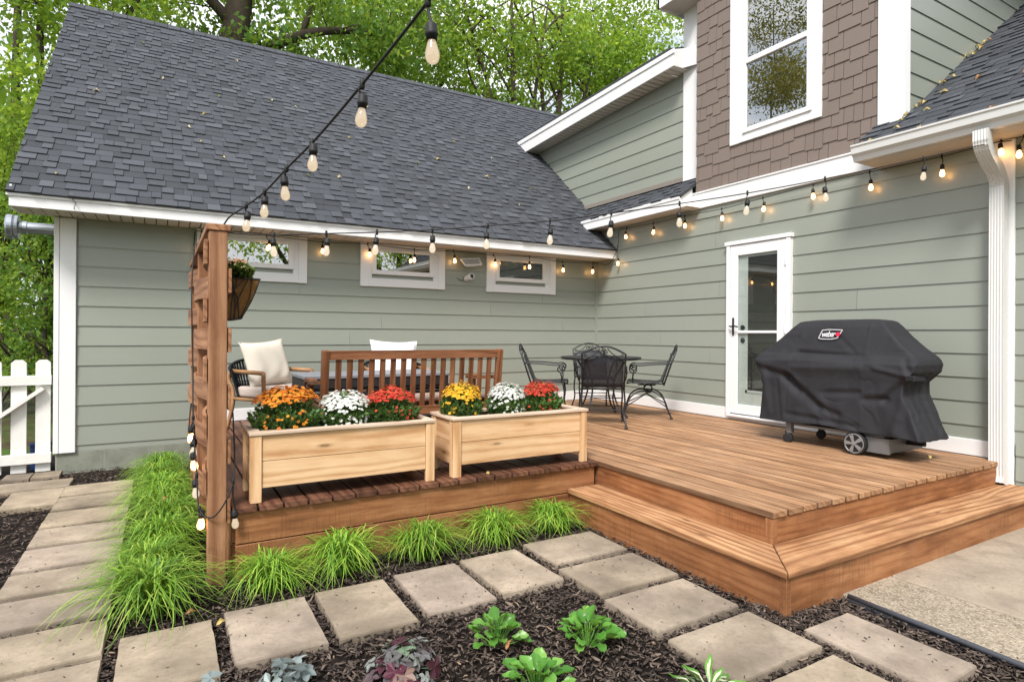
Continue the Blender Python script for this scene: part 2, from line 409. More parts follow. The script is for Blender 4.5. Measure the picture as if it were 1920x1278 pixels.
t = NT('grill_cover_fabric'); w = t.n('TexChecker', Scale=900.); nz = t.noise(t.objc(), 5, 6, .6)
c = t.mix(nz, (.014, .014, .017), (.026, .026, .031))
M['cover'] = t.done(t.pbr(c, .78, t.bump(t.noise(t.objc(), 420., 2), .2, .001), .35))
t = NT('mulch_bed'); p = t.geo(); a = t.noise(p, 9, 6, .7)
M['ground'] = t.done(t.pbr(t.ramp(a, [(.3, (.008, .006, .005)), (.6, (.028, .020, .016)), (.8, (.055, .040, .032))]), .95, t.bump(t.noise(p, 30, 6, .8), .9, .04), .15))
t = NT('mulch_chip'); r = t.attr('rnd')
M['chip'] = t.done(t.pbr(t.ramp(r, [(0, (.020, .014, .012)), (.35, (.058, .042, .034)), (.7, (.12, .09, .073)), (.92, (.22, .17, .135)), (1, (.33, .22, .14))]), .85, t.bump(t.noise(t.geo(), 220, 3), .5, .003), .3))
# ------------------------------------------------------------------ ground, patio
EX = 0.2032
def sheet(name, x0, x1, y0, y1, z, mat, n=1):
    b = MB(); b.add([(x0, y0, z), (x1, y0, z), (x1, y1, z), (x0, y1, z)], [(0, 1, 2, 3)])
    return tag(b.build(name, mat), kind='structure')
t = NT('ground_far'); p = t.geo(); a = t.noise(p, .9, 6, .7); a2 = t.noise(p, 12, 6, .7)
gm = t.mix(t.ramp(a, [(.42, (0, 0, 0)), (.58, (1, 1, 1))]), t.ramp(a2, [(.3, (.02, .014, .010)), (.7, (.10, .065, .045))]), t.ramp(a2, [(.3, (.03, .07, .012)), (.7, (.09, .15, .03))]))
lawn = t.done(t.pbr(gm, .95, None, .1))
sheet('ground', -400, 400, -400, 400, -.03, lawn)
sheet('mulch_bed', -9.5, 1.5, -9, 1.2, -.012, M['ground'])
pb = MB(); pb.box(-2.735, -2.25, -9, -5.6, -.02, .022); pa = tag(pb.build('patio_border', M['aggr'], bevel=.008), kind='structure')
pb = MB(); pb.box(-2.237, 3.0, -9, -5.6, -.02, .024); tag(pb.build('patio', M['patio'], bevel=.008), kind='structure')
e = MB(); e.tube([(-2.76, -5.66, .03), (-2.775, -6.0, .033), (-2.79, -6.5, .03), (-2.80, -8.5, .03)], .014, 8); e.box(-2.775, -2.750, -8.5, -5.66, -.05, .024)
tag(e.build('bed_edging', M['edging'], smooth=True), 'black plastic edging strip between the mulch and the concrete patio', 'edging')

# ------------------------------------------------------------------ the house
house = empty('house', (0, 0, 0), 0, 'sage green lap sided house with white trim and dark shingle roofs wrapped round the deck', 'house')
WB = Matrix.Rotation(R(-90), 4, 'Z')            # wall B: u = -y, outward = -x
def off(M_, x): return Matrix.Translation((x, 0, 0)) @ M_
ZR = 2.303
def lap(mb, u0, u1, z0, z1, seams=(), zref=ZR):
    k = math.floor((z0 - zref) / EX)
    zi = zref + k * EX
    while zi < z1 - .004:
        a, b = max(zi, z0), min(zi + EX, z1)
        fa, fb = (a - zi) / EX, (b - zi) / EX
        ya, yb = -.013 + .010 * fa, -.013 + .010 * fb
        cuts = [u0]
        if seams:
            c = u0 + random.uniform(1.0, 3.4)
            while c < u1 - .5:
                cuts.append(c); c += random.uniform(2.4, 3.7)
        cuts.append(u1)
        for p, q in zip(cuts[:-1], cuts[1:]):
            q2 = q - (.0035 if q < u1 else 0)
            vs = [(u, y, z) for u in (p, q2) for (y, z) in ((ya, a), (yb, b), (.03, b), (.03, a))]
            o = np.array([random.uniform(0, 50), random.uniform(0, 9), 0])
            mb.add(vs, [(0, 4, 5, 1), (0, 3, 7, 4), (1, 5, 6, 2), (0, 1, 2, 3), (4, 7, 6, 5)], np.array([(x, z, y) for x, y, z in vs]) + o)
        zi += EX
b = MB(); lap(b, -6.71, -.012, .21, 2.60, True); b.build('siding_wall', M['green'], house)
b = MB(WB); lap(b, .012, 5.25, .56, 3.06, True); lap(b, .2, 2.0, 3.06, 3.25); b.build('siding_wall', M['green'], house)
b = MB(WB); lap(b, 5.40, 8.6, .02, 3.1, True); lap(b, 5.24, 5.41, .02, .56); b.build('siding_wall', M['green'], house)
b = MB(off(WB, .15)); lap(b, -2.9, 2.04, 3.3, 5.12, False); b.build('siding_wall', M['green'], house)
b = MB(Matrix.Translation((0, -4.52, 0))); lap(b, .02, 5.2, 3.3, 6.6, False); b.build('siding_wall', M['green'], house)
b = MB(); b.prism([(-6.87, 0, -.02), (-6.87, 7.76, -.02), (-6.87, 7.76, 2.6), (-6.87, 3.88, 6.0), (-6.87, 0, 2.6)], (.1, 0, 0)); b.build('gable_wall', M['green'], house)
b = MB(); b.box(-6.86, 0.1, -.004, .1, -.03, 2.7); b.box(.004, .2, -8.6, 0, -.03, 3.2); b.build('wall_core', M['green'], house)
# painted block foundation
b = MB()
x = -6.86
while x < 0:
    b.box(x, min(x + .392, -.01), -.006, .05, .006, .205); x += .397
b.box(-6.86, -.01, -.006, .05, -.2, 0.0)
b.build('foundation', M['block'], house, bevel=.003)
# corner boards and other white trim
b = MB(); b.box(-6.886, -6.842, -.034, .02, .204, 2.576); b.box(-6.839, -6.704, -.032, .0, .204, 2.576); b.build('corner_board', M['white'], house, bevel=.003)
b = MB(); b.box(-.03, -.002, -.03, 0, .56, 2.58); b.box(-.04, -.03, -.024, 0, .56, 2.58); b.box(-.024, 0, -.04, -.03, .56, 2.58); b.build('corner_board', M['green'], house)
b = MB(WB); b.box(5.25, 5.40, -.03, 0, .20, 3.06); b.build('corner_board', M['white'], house, bevel=.003)
b = MB(off(WB, .15)); b.box(1.69, 2.05, -.03, .0, 3.50, 6.0); b.build('corner_board', M['white'], house, bevel=.003)
b = MB(WB); b.box(4.325, 4.545, -.034, .0, 3.2, 6.2); b.build('corner_board', M['white'], house, bevel=.003)
b = MB(Matrix.Translation((0, -4.52, 0))); b.box(0.001, .11, -.028, 0, 3.2, 6.2); b.build('corner_board', M['white'], house, bevel=.003)
b = MB(); b.box(-5.6, -.02, -.024, 0, .424, .56); b.build('baseboard', M['white'], house, bevel=.003)
b = MB(WB); b.box(.024, 5.25, -.024, 0, .424, .56); b.build('baseboard', M['white'], house, bevel=.003)
b = MB(WB); b.box(1.98, 4.7, -.036, 0, 3.045, 3.245); b.box(1.98, 4.7, -.046, 0, 3.235, 3.255); b.build('trim_band', M['white'], house, bevel=.003)
# brown staggered shakes on the dormer
b = MB(WB)
b.box(2.05, 4.33, -.004, .2, 3.25, 6.2, rnd=.1)
z = 3.255; row = 0
while z < 6.0:
    u = 2.05 + random.uniform(-.1, 0)
    while u < 4.325:
        wd = random.choice([.10, .13, .16, .19, .23, .27]); st = random.choice([-.02, -.008, .006, .018])
        a, c = max(u, 2.05), min(u + wd - .006, 4.325)
        if c - a > .02:
            zb = max(z + st, 3.256)
            vs = [(q, y, zz) for q in (a, c) for (y, zz) in ((-.020, zb), (-.009, z + .20), (.01, z + .20), (.01, zb))]
            b.add(vs, [(0, 4, 5, 1), (0, 3, 7, 4), (1, 5, 6, 2), (0, 1, 2, 3), (4, 7, 6, 5)])
        u += wd
    z += .155; row += 1
b.build('shake_wall', M['brown'], house)

# ------------------------------------------------------------------ roofs
def frame(o, x, y):
    x = Vector(x).normalized(); y = Vector(y).normalized(); z = x.cross(y)
    m = Matrix((x, y, z)).transposed().to_4x4(); m.translation = o; return m
def shingles(mb, W, L, base=.03, course=.130, mask=None):
    mb.box(0, W, 0, L, -base, -.004, rnd=.3)
    n = int(L / course) + 1
    for i in range(n):
        v0 = i * course - .012; v1 = min(v0 + course * 1.25, L)
        x = -random.uniform(0, .3); wob = random.uniform(-.003, .003); up = random.random() < .5
        while x < W:
            wd = random.choice([.09, .11, .13, .16, .20]); up = not up if random.random() < .82 else up
            a, c = max(0, x), min(W, x + wd - (.005 if up else .003))
            if c - a > .01 and (mask is None or mask(.5 * (a + c), v0)):
                h = .017 if up else .006
                dv = random.uniform(-.004, .004) + wob - (.004 if up else 0)
                rr = min(1, max(0, random.gauss(.62 if up else .36, .15)))
                lo = v0 + dv
                vs = [(a, lo, h), (c, lo, h), (c, v1, .001), (a, v1, .001), (a, lo, -.003), (c, lo, -.003), (c, v1, -.004), (a, v1, -.004)]
                mb.add(vs, [(0, 1, 2, 3), (4, 5, 1, 0), (0, 3, 7, 4), (1, 5, 6, 2)], None, rr)
            x += wd
SA = .8606; thA = math.atan(SA)
LA = 4.36 / math.cos(thA)
b = MB(frame((-7.185, -.49, 2.712), (1, 0, 0), (0, math.cos(thA), math.sin(thA)))); shingles(b, 9.5, LA)
zr = 2.712 + 4.36 * SA
b.M = Matrix.Identity(4)
b.add([(-7.185, 3.87, zr), (2.3, 3.87, zr), (2.3, 8.3, zr - 4.43 * SA), (-7.185, 8.3, zr - 4.43 * SA)], [(3, 2, 1, 0)], None, .4)
x = -7.19
while x < 2.2:                                     # ridge caps
    w = .17
    for sy in (-1, 1):
        T = frame((x, 3.87, zr + .028 + random.uniform(0, .003)), (1, 0, 0), (0, sy * math.cos(thA), -math.sin(thA))) if sy > 0 else frame((x, 3.87, zr + .028), (1, 0, 0), (0, -math.cos(thA), -math.sin(thA)))
        b.M = T
        vs = [(0, 0, 0), (.2, 0, 0), (.2, w, 0), (0, w, 0), (0, 0, -.012), (.2, 0, -.012), (.2, w, -.012), (0, w, -.012)]
        if sy < 0: vs = [(p, q, -r_) for p, q, r_ in vs]
        b.add(vs, [(0, 1, 2, 3), (4, 7, 6, 5), (0, 4, 5, 1), (1, 5, 6, 2), (2, 6, 7, 3), (3, 7, 4, 0)], None, random.uniform(.3, .7))
    x += .185
roofA = b.build('roof', M['roof'], house)
SB = .69; thB = math.atan(SB)
b = MB(frame((-.385, -4.30, 3.46 - .385 * SB), (0, -1, 0), (math.cos(thB), 0, math.sin(thB)))); shingles(b, 4.2, 6.2, mask=lambda x, v: x > .25 or v < .42); b.build('roof', M['roof'], house)
b = MB(frame((-.285, .62, 3.40 - .285 * SB), (0, -1, 0), (math.cos(thB), 0, math.sin(thB)))); shingles(b, 2.66, .54); b.build('roof', M['roof'], house)
# upper shed roof over the set-back wall
b = MB()
P0, P1 = Vector((-.16, 2.35, 5.05)), Vector((-.16, -1.70, 5.20))
b.prism([P0, P1, P1 + Vector((4, 0, 1.2)), P0 + Vector((4, 0, 1.2))], (0, 0, .035)); b.build('roof', M['roof'], house)
b = MB(); b.prism([(-.15, 2.0, 4.80), (-.15, -1.78, 4.975), (-.15, -1.78, 5.195), (-.15, 2.35, 5.045)], (.02, 0, 0)); b.prism([(-.165, 2.2, 4.98), (-.165, -1.80, 5.135), (-.165, -1.80, 5.198), (-.165, 2.35, 5.048)], (.015, 0, 0))
b.prism([(-.13, -1.78, 4.975), (.13, -1.78, 4.975), (.13, -1.78, 5.28), (-.13, -1.78, 5.195)], (0, .02, 0)); b.prism([(.0, -1.78, 4.975), (.15, -2.05, 4.99), (.15, -2.05, 5.25), (.0, -1.78, 5.22)], (.02, 0, 0)); b.build('fascia', M['white'], house, bevel=.003)
b = MB()
for k in range(37):
    y0 = 1.98 - k * .1016
    zz = 4.80 + (2.0 - y0) * .0463
    b.box(-.13, .135, y0 - .086, y0, zz + .004, zz + .014)
b.build('soffit', M['soffit'], house)
b = MB(); b.box(.10, .138, -1.69, 2.2, 3.50, 3.56); b.build('flashing', M['flash'], house)
# skirt roof fascia and soffit
b = MB(); b.box(-.285, -.265, -2.02, .25, 3.045, 3.195); b.box(-.295, -.285, -2.03, .25, 3.155, 3.20)
b.prism([(-.265, -2.02, 3.045), (-.046, -2.02, 3.045), (-.046, -2.02, 3.36), (-.265, -2.02, 3.20)], (0, .02, 0)); b.build('fascia', M['white'], house, bevel=.003)
b = MB()
for k in range(23): b.box(-.265, -.012, .2 - k * .1016 - .097, .2 - k * .1016, 3.05, 3.06)
b.build('soffit', M['soffit'], house)
# main fascia, drip edge and soffit of the low wing
b = MB(); b.box(-7.165, -.001, -.465, -.445, 2.578, 2.70); b.box(-7.185, -.001, -.478, -.462, 2.672, 2.706)
b.box(-7.165, -7.145, -.445, -.02, 2.578, 2.78); b.build('fascia', M['white'], house, bevel=.003)
b = MB(Matrix.Translation((-7.165, -.47, 2.66)) @ Matrix.Rotation(thA, 4, 'X')); b.box(0, .02, 0, LA, -.14, .02); b.build('rake_board', M['white'], house)
b = MB(); x = -7.14
while x < -.02:
    b.box(x, min(x + .094, -.003), -.446, -.002, 2.584, 2.60); x += .1035
b.build('soffit', M['soffit'], house)
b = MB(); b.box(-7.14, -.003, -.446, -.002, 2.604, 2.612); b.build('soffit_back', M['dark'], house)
# dormer gable roof with its eave return
b = MB(); b.box(-.25, 3, -2.06, -1.62, 5.78, 5.80); b.build('soffit', M['soffit'], house)
b = MB(); b.box(-.27, 3, -1.63, -1.60, 5.76, 5.96); b.prism([(-.27, -2.08, 5.76), (-.27, -1.60, 5.76), (-.27, -1.60, 5.96), (-.27, -3.3, 7.4), (-.27, -3.3, 7.15), (-.27, -2.08, 6.08)], (.02, 0, 0)); b.build('fascia', M['white'], house)
b = MB(); b.prism([(-.28, -1.58, 5.96), (-.28, -3.3, 7.42), (-.28, -5.05, 5.93), (-.28, -5.05, 5.97), (-.28, -3.3, 7.47), (-.28, -1.58, 6.0)], (4, 0, 0)); b.build('roof', M['roof'], house)
# right eave: boxed soffit, gutter with K profile, downspout with two elbows
b = MB(); b.box(-.36, -.012, -8.5, -4.33, 3.035, 3.05); b.build('soffit', M['soffit'], house)
b = MB()
prof = [(-.37, 3.035), (-.43, 3.035), (-.445, 3.075), (-.475, 3.10), (-.48, 3.155), (-.49, 3.165), (-.49, 3.18), (-.478, 3.18), (-.465, 3.165), (-.465, 3.105), (-.43, 3.085), (-.42, 3.05), (-.38, 3.05), (-.38, 3.19), (-.37, 3.19)]
b.prism([(x, -8.5, z) for x, z in prof], (0, 4.17, 0))
b.prism([(x, -4.332, z) for x, z in [(-.37, 3.035), (-.43, 3.035), (-.445, 3.075), (-.475, 3.10), (-.48, 3.155), (-.485, 3.178), (-.37, 3.185)]], (0, .004, 0))
b.build('gutter', M['gut'], house)
b = MB()
def rect_tube(mb, pts, wu, wn, ribs=True):
    """corrugated rectangular downspout along pts; wu = width along the wall, wn = depth"""
    prof = []
    k = 5
    for i in range(k * 4):
        f = i / (k * 4)
        prof.append((-wu / 2 + wu * f, -wn / 2 + (.004 if i % 4 in (1, 2) else 0)))
    prof += [(wu / 2, -wn / 2), (wu / 2, wn / 2), (-wu / 2, wn / 2)]
    vs = []; n = len(prof)
    for i, p in enumerate(pts):
        p = Vector(p); t_ = (Vector(pts[min(i + 1, len(pts) - 1)]) - Vector(pts[max(i - 1, 0)])).normalized()
        side = Vector((0, -1, 0)); nn = side.cross(t_).normalized()
        if nn.x < 0: nn = -nn
        for u, v in prof: vs.append(p + side * u + nn * v)
    fs = []
    for i in range(len(pts) - 1):
        for k_ in range(n):
            l = (k_ + 1) % n
            fs.append((i * n + k_, i * n + l, (i + 1) * n + l, (i + 1) * n + k_))
    mb.add([tuple(v) for v in vs], fs)
pts = [(-.425, -5.335, 3.04), (-.425, -5.335, 2.96)]
for k in range(1, 11):                               # first elbow, with gathered pleats
    a = k / 10; pts.append((-.425 + .13 * a ** 1.8 + (.005 if k % 2 else 0), -5.335 + .005 * a, 2.96 - .13 * a))
for k in range(1, 5):
    a = k / 4; pts.append((-.295 + .10 * a, -5.33 + .005 * a, 2.83 - .055 * a))
for k in range(1, 11):
    a = k / 10; pts.append((-.195 + .108 * (1 - (1 - a) ** 1.8) + (.005 if k % 2 else 0), -5.325 + .01 * a, 2.775 - .13 * a))
pts += [(-.085, -5.315, 2.60), (-.085, -5.315, 1.4), (-.085, -5.32, .36)]
rect_tube(b, pts, .10, .085)
pts = [(-.085, -5.32, .37), (-.088, -5.322, .30), (-.11, -5.325, .245)]
rect_tube(b, pts, .108, .095)
b.build('downspout', M['gut'], house)
# galvanised flue pipe sticking out of the gable end
b = MB(Matrix.Translation((-6.87, .5, 2.515)) @ Matrix.Rotation(R(-90), 4, 'Y'))
b.lathe([(.062, 0), (.062, .30), (.070, .305), (.070, .345), (.06, .35), (.06, .37), (.125, .375), (.128, .40), (.118, .41), (.130, .42), (.132, .46), (.12, .475), (.02, .478)], 28)
b.build('vent_pipe', M['galv'], house, smooth=False)

# ------------------------------------------------------------------ windows and door
def window(T, u0, u1, z0, z1, gu0, gu1, gz0, gz1, label=None, rail=None, glass='glass', cw=.10):
    c = MB(T)
    c.box(u0, u0 + cw, -.036, 0, z0, z1, 'z'); c.box(u1 - cw, u1, -.036, 0, z0, z1, 'z')
    c.box(u0 + cw, u1 - cw, -.034, 0, z0 + .002, z0 + .11, 'x'); c.box(u0 + cw, u1 - cw, -.034, 0, z1 - .075, z1 - .002, 'x')
    w = c.build('window', M['white'], house, bevel=.003)
    if label: w['label'] = label
    f = MB(T)
    m = .055
    a0, a1, b0, b1 = gu0 - m, gu1 + m, gz0 - m, gz1 + m * .6
    f.box(u0 + cw, a0, -.030, 0, z0 + .11, z1 - .075); f.box(a1, u1 - cw, -.030, 0, z0 + .11, z1 - .075)
    f.box(a0, gu0, -.052, 0, b0, b1, 'z'); f.box(gu1, a1, -.052, 0, b0, b1, 'z')
    f.box(gu0, gu1, -.050, 0, b0, gz0, 'x'); f.box(gu0, gu1, -.050, 0, gz1, b1, 'x')
    if rail:
        f.box(gu0, gu1, -.060, 0, rail, rail + .06, 'x')
    f.build('frame', M['white'], w, bevel=.003)
    p = MB(T); p.box(gu0 - .004, gu1 + .004, -.034, -.030, gz0 - .004, gz1 + .004); p.build('pane', M[glass], w)
    k = MB(T); k.box(gu0 - .01, gu1 + .01, -.020, 0.0, gz0 - .01, gz1 + .01); k.build('room_backing', M['dark'], w)  # dark panel standing in for the unlit room behind the pane
    return w
I4 = Matrix.Identity(4)
window(I4, -5.62, -4.44, 2.027, 2.577, -5.40, -4.655, 2.24, 2.477, glass='glass3')
window(I4, -3.79, -2.63, 2.027, 2.577, -3.588, -2.855, 2.24, 2.477, glass='glass3')
window(I4, -1.99, -.81, 2.027, 2.577, -1.79, -1.053, 2.24, 2.477)
window(WB, 2.59, 3.755, 3.713, 5.62, 2.838, 3.60, 3.865, 5.48, 'tall double hung window in the brown shake wall', rail=4.61, glass='glass3', cw=.13)
d = MB(WB)
d.box(2.572, 2.625, -.062, 0, .49, 2.505, 'z'); d.box(3.372, 3.425, -.062, 0, .49, 2.505, 'z'); d.box(2.55, 3.44, -.07, 0, 2.505, 2.55, 'x')
d.box(2.60, 3.40, -.09, 0, .465, .49, 'x')
door = d.build('storm_door', M['white'], house, bevel=.004)
d = MB(WB)
d.box(2.63, 2.735, -.056, -.03, .505, 2.497, 'z'); d.box(3.262, 3.367, -.056, -.03, .505, 2.497, 'z')
d.box(2.735, 3.262, -.055, -.03, .505, .616, 'x'); d.box(2.735, 3.262, -.055, -.03, 2.374, 2.497, 'x'); d.box(2.735, 3.262, -.058, -.036, 1.455, 1.485, 'x')
d.build('door_leaf', M['white'], door, bevel=.004)
d = MB(WB); d.box(2.62, 3.38, -.024, 0, .49, 2.505); d.box(2.83, 2.86, -.030, -.02, .76, 2.37, 'z'); d.box(2.83, 3.30, -.030, -.02, .76, .79); d.build('inner_door', M['white'], door)
d = MB(WB); d.box(2.862, 3.31, -.027, -.02, .79, 2.345); d.build('inner_pane', M['darkglass'], door)
d = MB(WB); d.box(2.73, 3.266, -.044, -.041, .61, 2.38); d.build('pane', M['glass2'], door)
d = MB(WB)
d.box(2.668, 2.692, -.068, -.056, 1.43, 1.64, 'z'); d.tube([(2.68, -.066, 1.535), (2.68, -.10, 1.535), (2.73, -.105, 1.54), (2.775, -.10, 1.53)], .010, 8); d.tube([(2.64, -.085, 1.54), (2.68, -.10, 1.535)], .009, 8)
d.build('door_handle', M['iron'], door, bevel=.002)
d = MB(WB @ Matrix.Translation((2.79, -.024, 1.37)) @ Matrix.Rotation(R(90), 4, 'X')); d.lathe([(.030, 0), (.032, .006), (.014, .008), (.013, .012), (.0, .0125)], 14)
d.build('door_knob', M['iron'], door, smooth=True)
d = MB(WB @ Matrix.Translation((2.79, -.024, 1.52)) @ Matrix.Rotation(R(90), 4, 'X')); d.lathe([(.030, 0), (.032, .008), (.022, .012), (.0, .0125)], 14)
d.build('deadbolt', M['iron'], door, smooth=True)
for zz in (.75, 1.50, 2.25):
    d = MB(WB); d.tube([(3.369, -.064, zz - .045), (3.369, -.064, zz + .045)], .007, 8); d.build('hinge', M['white'], door)

# ------------------------------------------------------------------ floodlight and security camera on the wall
fl = empty('floodlight', (-2.27, 0, 2.42), 0, 'white floodlight with silvery reflector under the eave between two small windows', 'floodlight')
b = MB(); b.tube([(0, -.01, .02), (0, -.07, .03)], .02, 10); b.lathe([(.045, 0), (.045, .018), (.02, .022)], 16, Matrix.Translation((0, -.012, .02)) @ Matrix.Rotation(R(90), 4, 'X')); b.build('mount', M['white'], fl)
Tf = Matrix.Translation((0, -.12, 0)) @ Matrix.Rotation(R(-38), 4, 'X') @ Matrix.Rotation(R(-8), 4, 'Y')
b = MB(Tf)
pts0 = [(-.13, 0, -.06), (.13, 0, -.06), (.15, 0, .06), (-.15, 0, .06)]; 
back = [(-.07, .07, -.03), (.07, .07, -.03), (.08, .07, .03), (-.08, .07, .03)]
b.add(pts0 + back, [(0, 1, 5, 4), (1, 2, 6, 5), (2, 3, 7, 6), (3, 0, 4, 7), (4, 5, 6, 7)])
for a_, c_ in ((0, 1), (1, 2), (2, 3), (3, 0)): b.bar(pts0[a_], pts0[c_], .014, .016)
b.build('housing', M['white'], fl)
b = MB(Tf); b.add([(p[0] * .93, .012, p[2] * .9) for p in pts0], [(0, 1, 2, 3)]); b.tube([(-.06, .004, 0), (.06, .004, 0)], .008, 8); b.build('lamp_lens', M['lampglass'], fl)
cm = empty('security_camera', (-2.32, 0, 2.205), 0, 'small white bullet security camera with black lens below the floodlight', 'camera')
Tc = Matrix.Translation((.02, -.04, -.005)) @ Euler((R(78), 0, R(12))).to_matrix().to_4x4()
b = MB(Tc); b.lathe([(.026, -.05), (.036, -.04), (.038, .07), (.042, .072), (.042, .11), (.034, .11), (.033, .095)], 20); b.build('housing', M['white'], cm, smooth=False)
b = MB(Tc); b.lathe([(.0, .098), (.033, .0985), (.033, .104), (.014, .104), (.012, .108), (.0, .1085)], 20); b.build('lens', M['lens'], cm)
b = MB(); b.tube([(0, -.004, -.01), (-.04, -.02, -.035), (-.09, -.02, -.03), (-.125, -.006, .0)], .005, 6); b.lathe([(.04, 0), (.038, .02)], 16, Matrix.Translation((0.01, -.0, -.012)) @ Matrix.Rotation(R(90), 4, 'X')); b.build('cable', M['grey'], cm)

# ------------------------------------------------------------------ deck and step
deck = empty('deck', (-2.9, -3.0, 0), 0, 'brown stained wooden deck with wrap round step in the corner of the house', 'deck')
DZ = .42
b = MB(); x = -5.60
while x < -2.97:
    w = min(.132, -2.955 - x)
    b.box(x, x + w, -3.765 + random.uniform(-.004, .004), -.03, DZ - .035, DZ + random.uniform(-.0015, .0015), 'y'); x += .143
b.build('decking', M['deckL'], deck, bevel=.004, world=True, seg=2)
b = MB(); x = -2.951
while x < -.03:
    w = min(.131, -.03 - x)
    b.box(x, x + w, -5.335 + random.uniform(-.004, .004), -.03, DZ - .035, DZ + random.uniform(-.0015, .0015), 'y'); x += .143
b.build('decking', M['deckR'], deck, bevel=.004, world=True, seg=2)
b = MB(); b.box(-5.58, -2.975, -3.74, -3.705, .205, DZ - .037); b.box(-5.58, -2.975, -3.738, -3.705, -.03, .198); b.build('fascia_board', M['fascia'], deck, bevel=.003, world=True)
b = MB(); b.box(-5.60, -5.565, -3.70, -.03, .205, DZ - .037, 'y'); b.box(-5.60, -5.565, -3.70, -.03, -.03, .198, 'y'); b.build('fascia_board', M['fascia'], deck, bevel=.003, world=True)
b = MB(); b.box(-2.94, -2.905, -5.29, -3.70, .20, DZ - .037, 'y'); b.build('fascia_board', M['fascia'], deck, bevel=.003, world=True)
b = MB(); b.box(-2.94, -.10, -5.325, -5.29, .20, DZ - .037); b.box(-2.945, -2.90, -5.329, -5.28, .20, DZ - .038, 'z'); b.build('fascia_board', M['fascia'], deck, bevel=.003, world=True)
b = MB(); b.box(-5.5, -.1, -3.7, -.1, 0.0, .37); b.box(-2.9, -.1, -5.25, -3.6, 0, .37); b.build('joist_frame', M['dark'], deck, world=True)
TZ = .24
def tread(poly, grain, rnd):
    z0, z1 = TZ - .035, TZ
    n = len(poly); vs = [(x, y, z) for z in (z0, z1) for x, y in poly]
    a = np.array(vs); o = np.array([random.uniform(0, 30), random.uniform(0, 9), 0])
    gc = a[:, (0, 1, 2)] if grain == 'x' else a[:, (1, 0, 2)]
    tb.add(vs, [tuple(range(n - 1, -1, -1)), tuple(range(n, 2 * n))] + [(i, (i + 1) % n, n + (i + 1) % n, n + i) for i in range(n)], gc + o, rnd)
tb = MB()
xo, yo = -3.245, -5.635                    # nose corner
xi, yi = -2.945, -5.33
xm, ym = (xo + xi) / 2 - .002, (yo + yi) / 2 - .002
tread([(xo, yo), (xm - .003, ym - .0), (xm - .003, -3.75), (xo, -3.75)], 'y', .7)
tread([(xm + .003, ym + .004), (xi - .002, yi), (xi - .002, -3.75), (xm + .003, -3.75)], 'y', .5)
tread([(xo + .006, yo), (.0 - .02, yo), (.0 - .02, ym - .003), (xm + .003, ym - .003)], 'x', .75)
tread([(xm + .009, ym + .003), (-.02, ym + .003), (-.02, yi - .002), (xi + .004, yi - .002)], 'x', .6)
tb.build('step_tread', M['tread'], deck, bevel=.006, world=True, seg=2)
b = MB(); b.box(-3.225, -3.19, -5.575, -3.75, -.03, TZ - .037, 'y'); b.build('step_riser', M['fascia'], deck, bevel=.003, world=True)
b = MB(); b.box(-3.19, -.02, -5.615, -5.58, -.03, TZ - .037); b.box(-3.227, -3.188, -5.617, -5.576, -.03, TZ - .038, 'z'); b.build('step_riser', M['fascia'], deck, bevel=.003, world=True)

# ------------------------------------------------------------------ pavers
def paver(x0, x1, y0, y1, label, rot=0., z=.034, group='concrete stepping stones'):
    cx, cy = (x0 + x1) / 2, (y0 + y1) / 2
    b = MB(); a, c = (x1 - x0) / 2, (y1 - y0) / 2
    nx, ny = max(2, int((x1 - x0) / .05)), max(2, int((y1 - y0) / .05))
    # worn slab: slightly irregular rim
    rim = []
    for i in range(nx): rim.append((-a + 2 * a * i / nx, -c))
    for i in range(ny): rim.append((a, -c + 2 * c * i / ny))
    for i in range(nx): rim.append((a - 2 * a * i / nx, c))
    for i in range(ny): rim.append((-a, c - 2 * c * i / ny))
    rim = [(x + random.gauss(0, .0013), y + random.gauss(0, .0013)) for x, y in rim]
    n = len(rim)
    vs = [(x, y, -.05) for x, y in rim] + [(x, y, -.008) for x, y in rim] + [(x * .988, y * .988, 0) for x, y in rim]
    fs = [(i, (i + 1) % n, n + (i + 1) % n, n + i) for i in range(n)] + [(n + i, n + (i + 1) % n, 2 * n + (i + 1) % n, 2 * n + i) for i in range(n)] + [tuple(range(2 * n, 3 * n))]
    b.add(vs, fs)
    o = b.build('paver', M['paver']); o.location = (cx, cy, z); o.rotation_euler = (R(random.uniform(-.5, .5)), R(random.uniform(-.5, .5)), R(rot + random.uniform(-.6, .6)))
    return tag(o, label, 'paver', group)
ordn = ['nearest to the grey picket gate', 'second', 'third', 'fourth', 'fifth', 'sixth', 'seventh', 'eighth', 'ninth']
rows = [(-.80, -1.20), (-1.26, -1.66), (-1.745, -2.145), (-2.215, -2.60), (-2.67, -3.065), (-3.13, -3.48), (-3.555, -3.925), (-4.01, -4.385), (-4.44, -4.84)]
names = ['wet stained stepping stone at the house end of the left path beside the grass',
         'stepping stone second from the house end of the left path',
         'stepping stone third from the house end of the left path',
         'stepping stone fourth from the house end of the left path',
         'stepping stone in the middle of the left path, fifth from the house',
         'stepping stone sixth from the house end of the left path',
         'stepping stone seventh from the house along the left path',
         'stepping stone next to last of the left path, before the corner grass clump',
         'stepping stone of the left path cut off by the bottom edge of the photo']
for (y1, y0), nm in zip(rows, names): paver(-6.70, -6.17, y0, y1, nm)
paver(-7.24, -6.67, -.83, -.46, 'tan stepping stone just in front of the bricks below the picket gate')
paver(-7.06, -6.69, -1.45, -.87, 'grey blotched stepping stone at the left edge, turned across the path')
for x0, x1, nm in ((-7.24, -7.03, 'small brick shaped paver under the left pickets of the gate'), (-7.02, -6.80, 'small brick shaped paver under the gate beside the corner board')):
    paver(x0, x1, -.33, -.06, nm, z=.04)
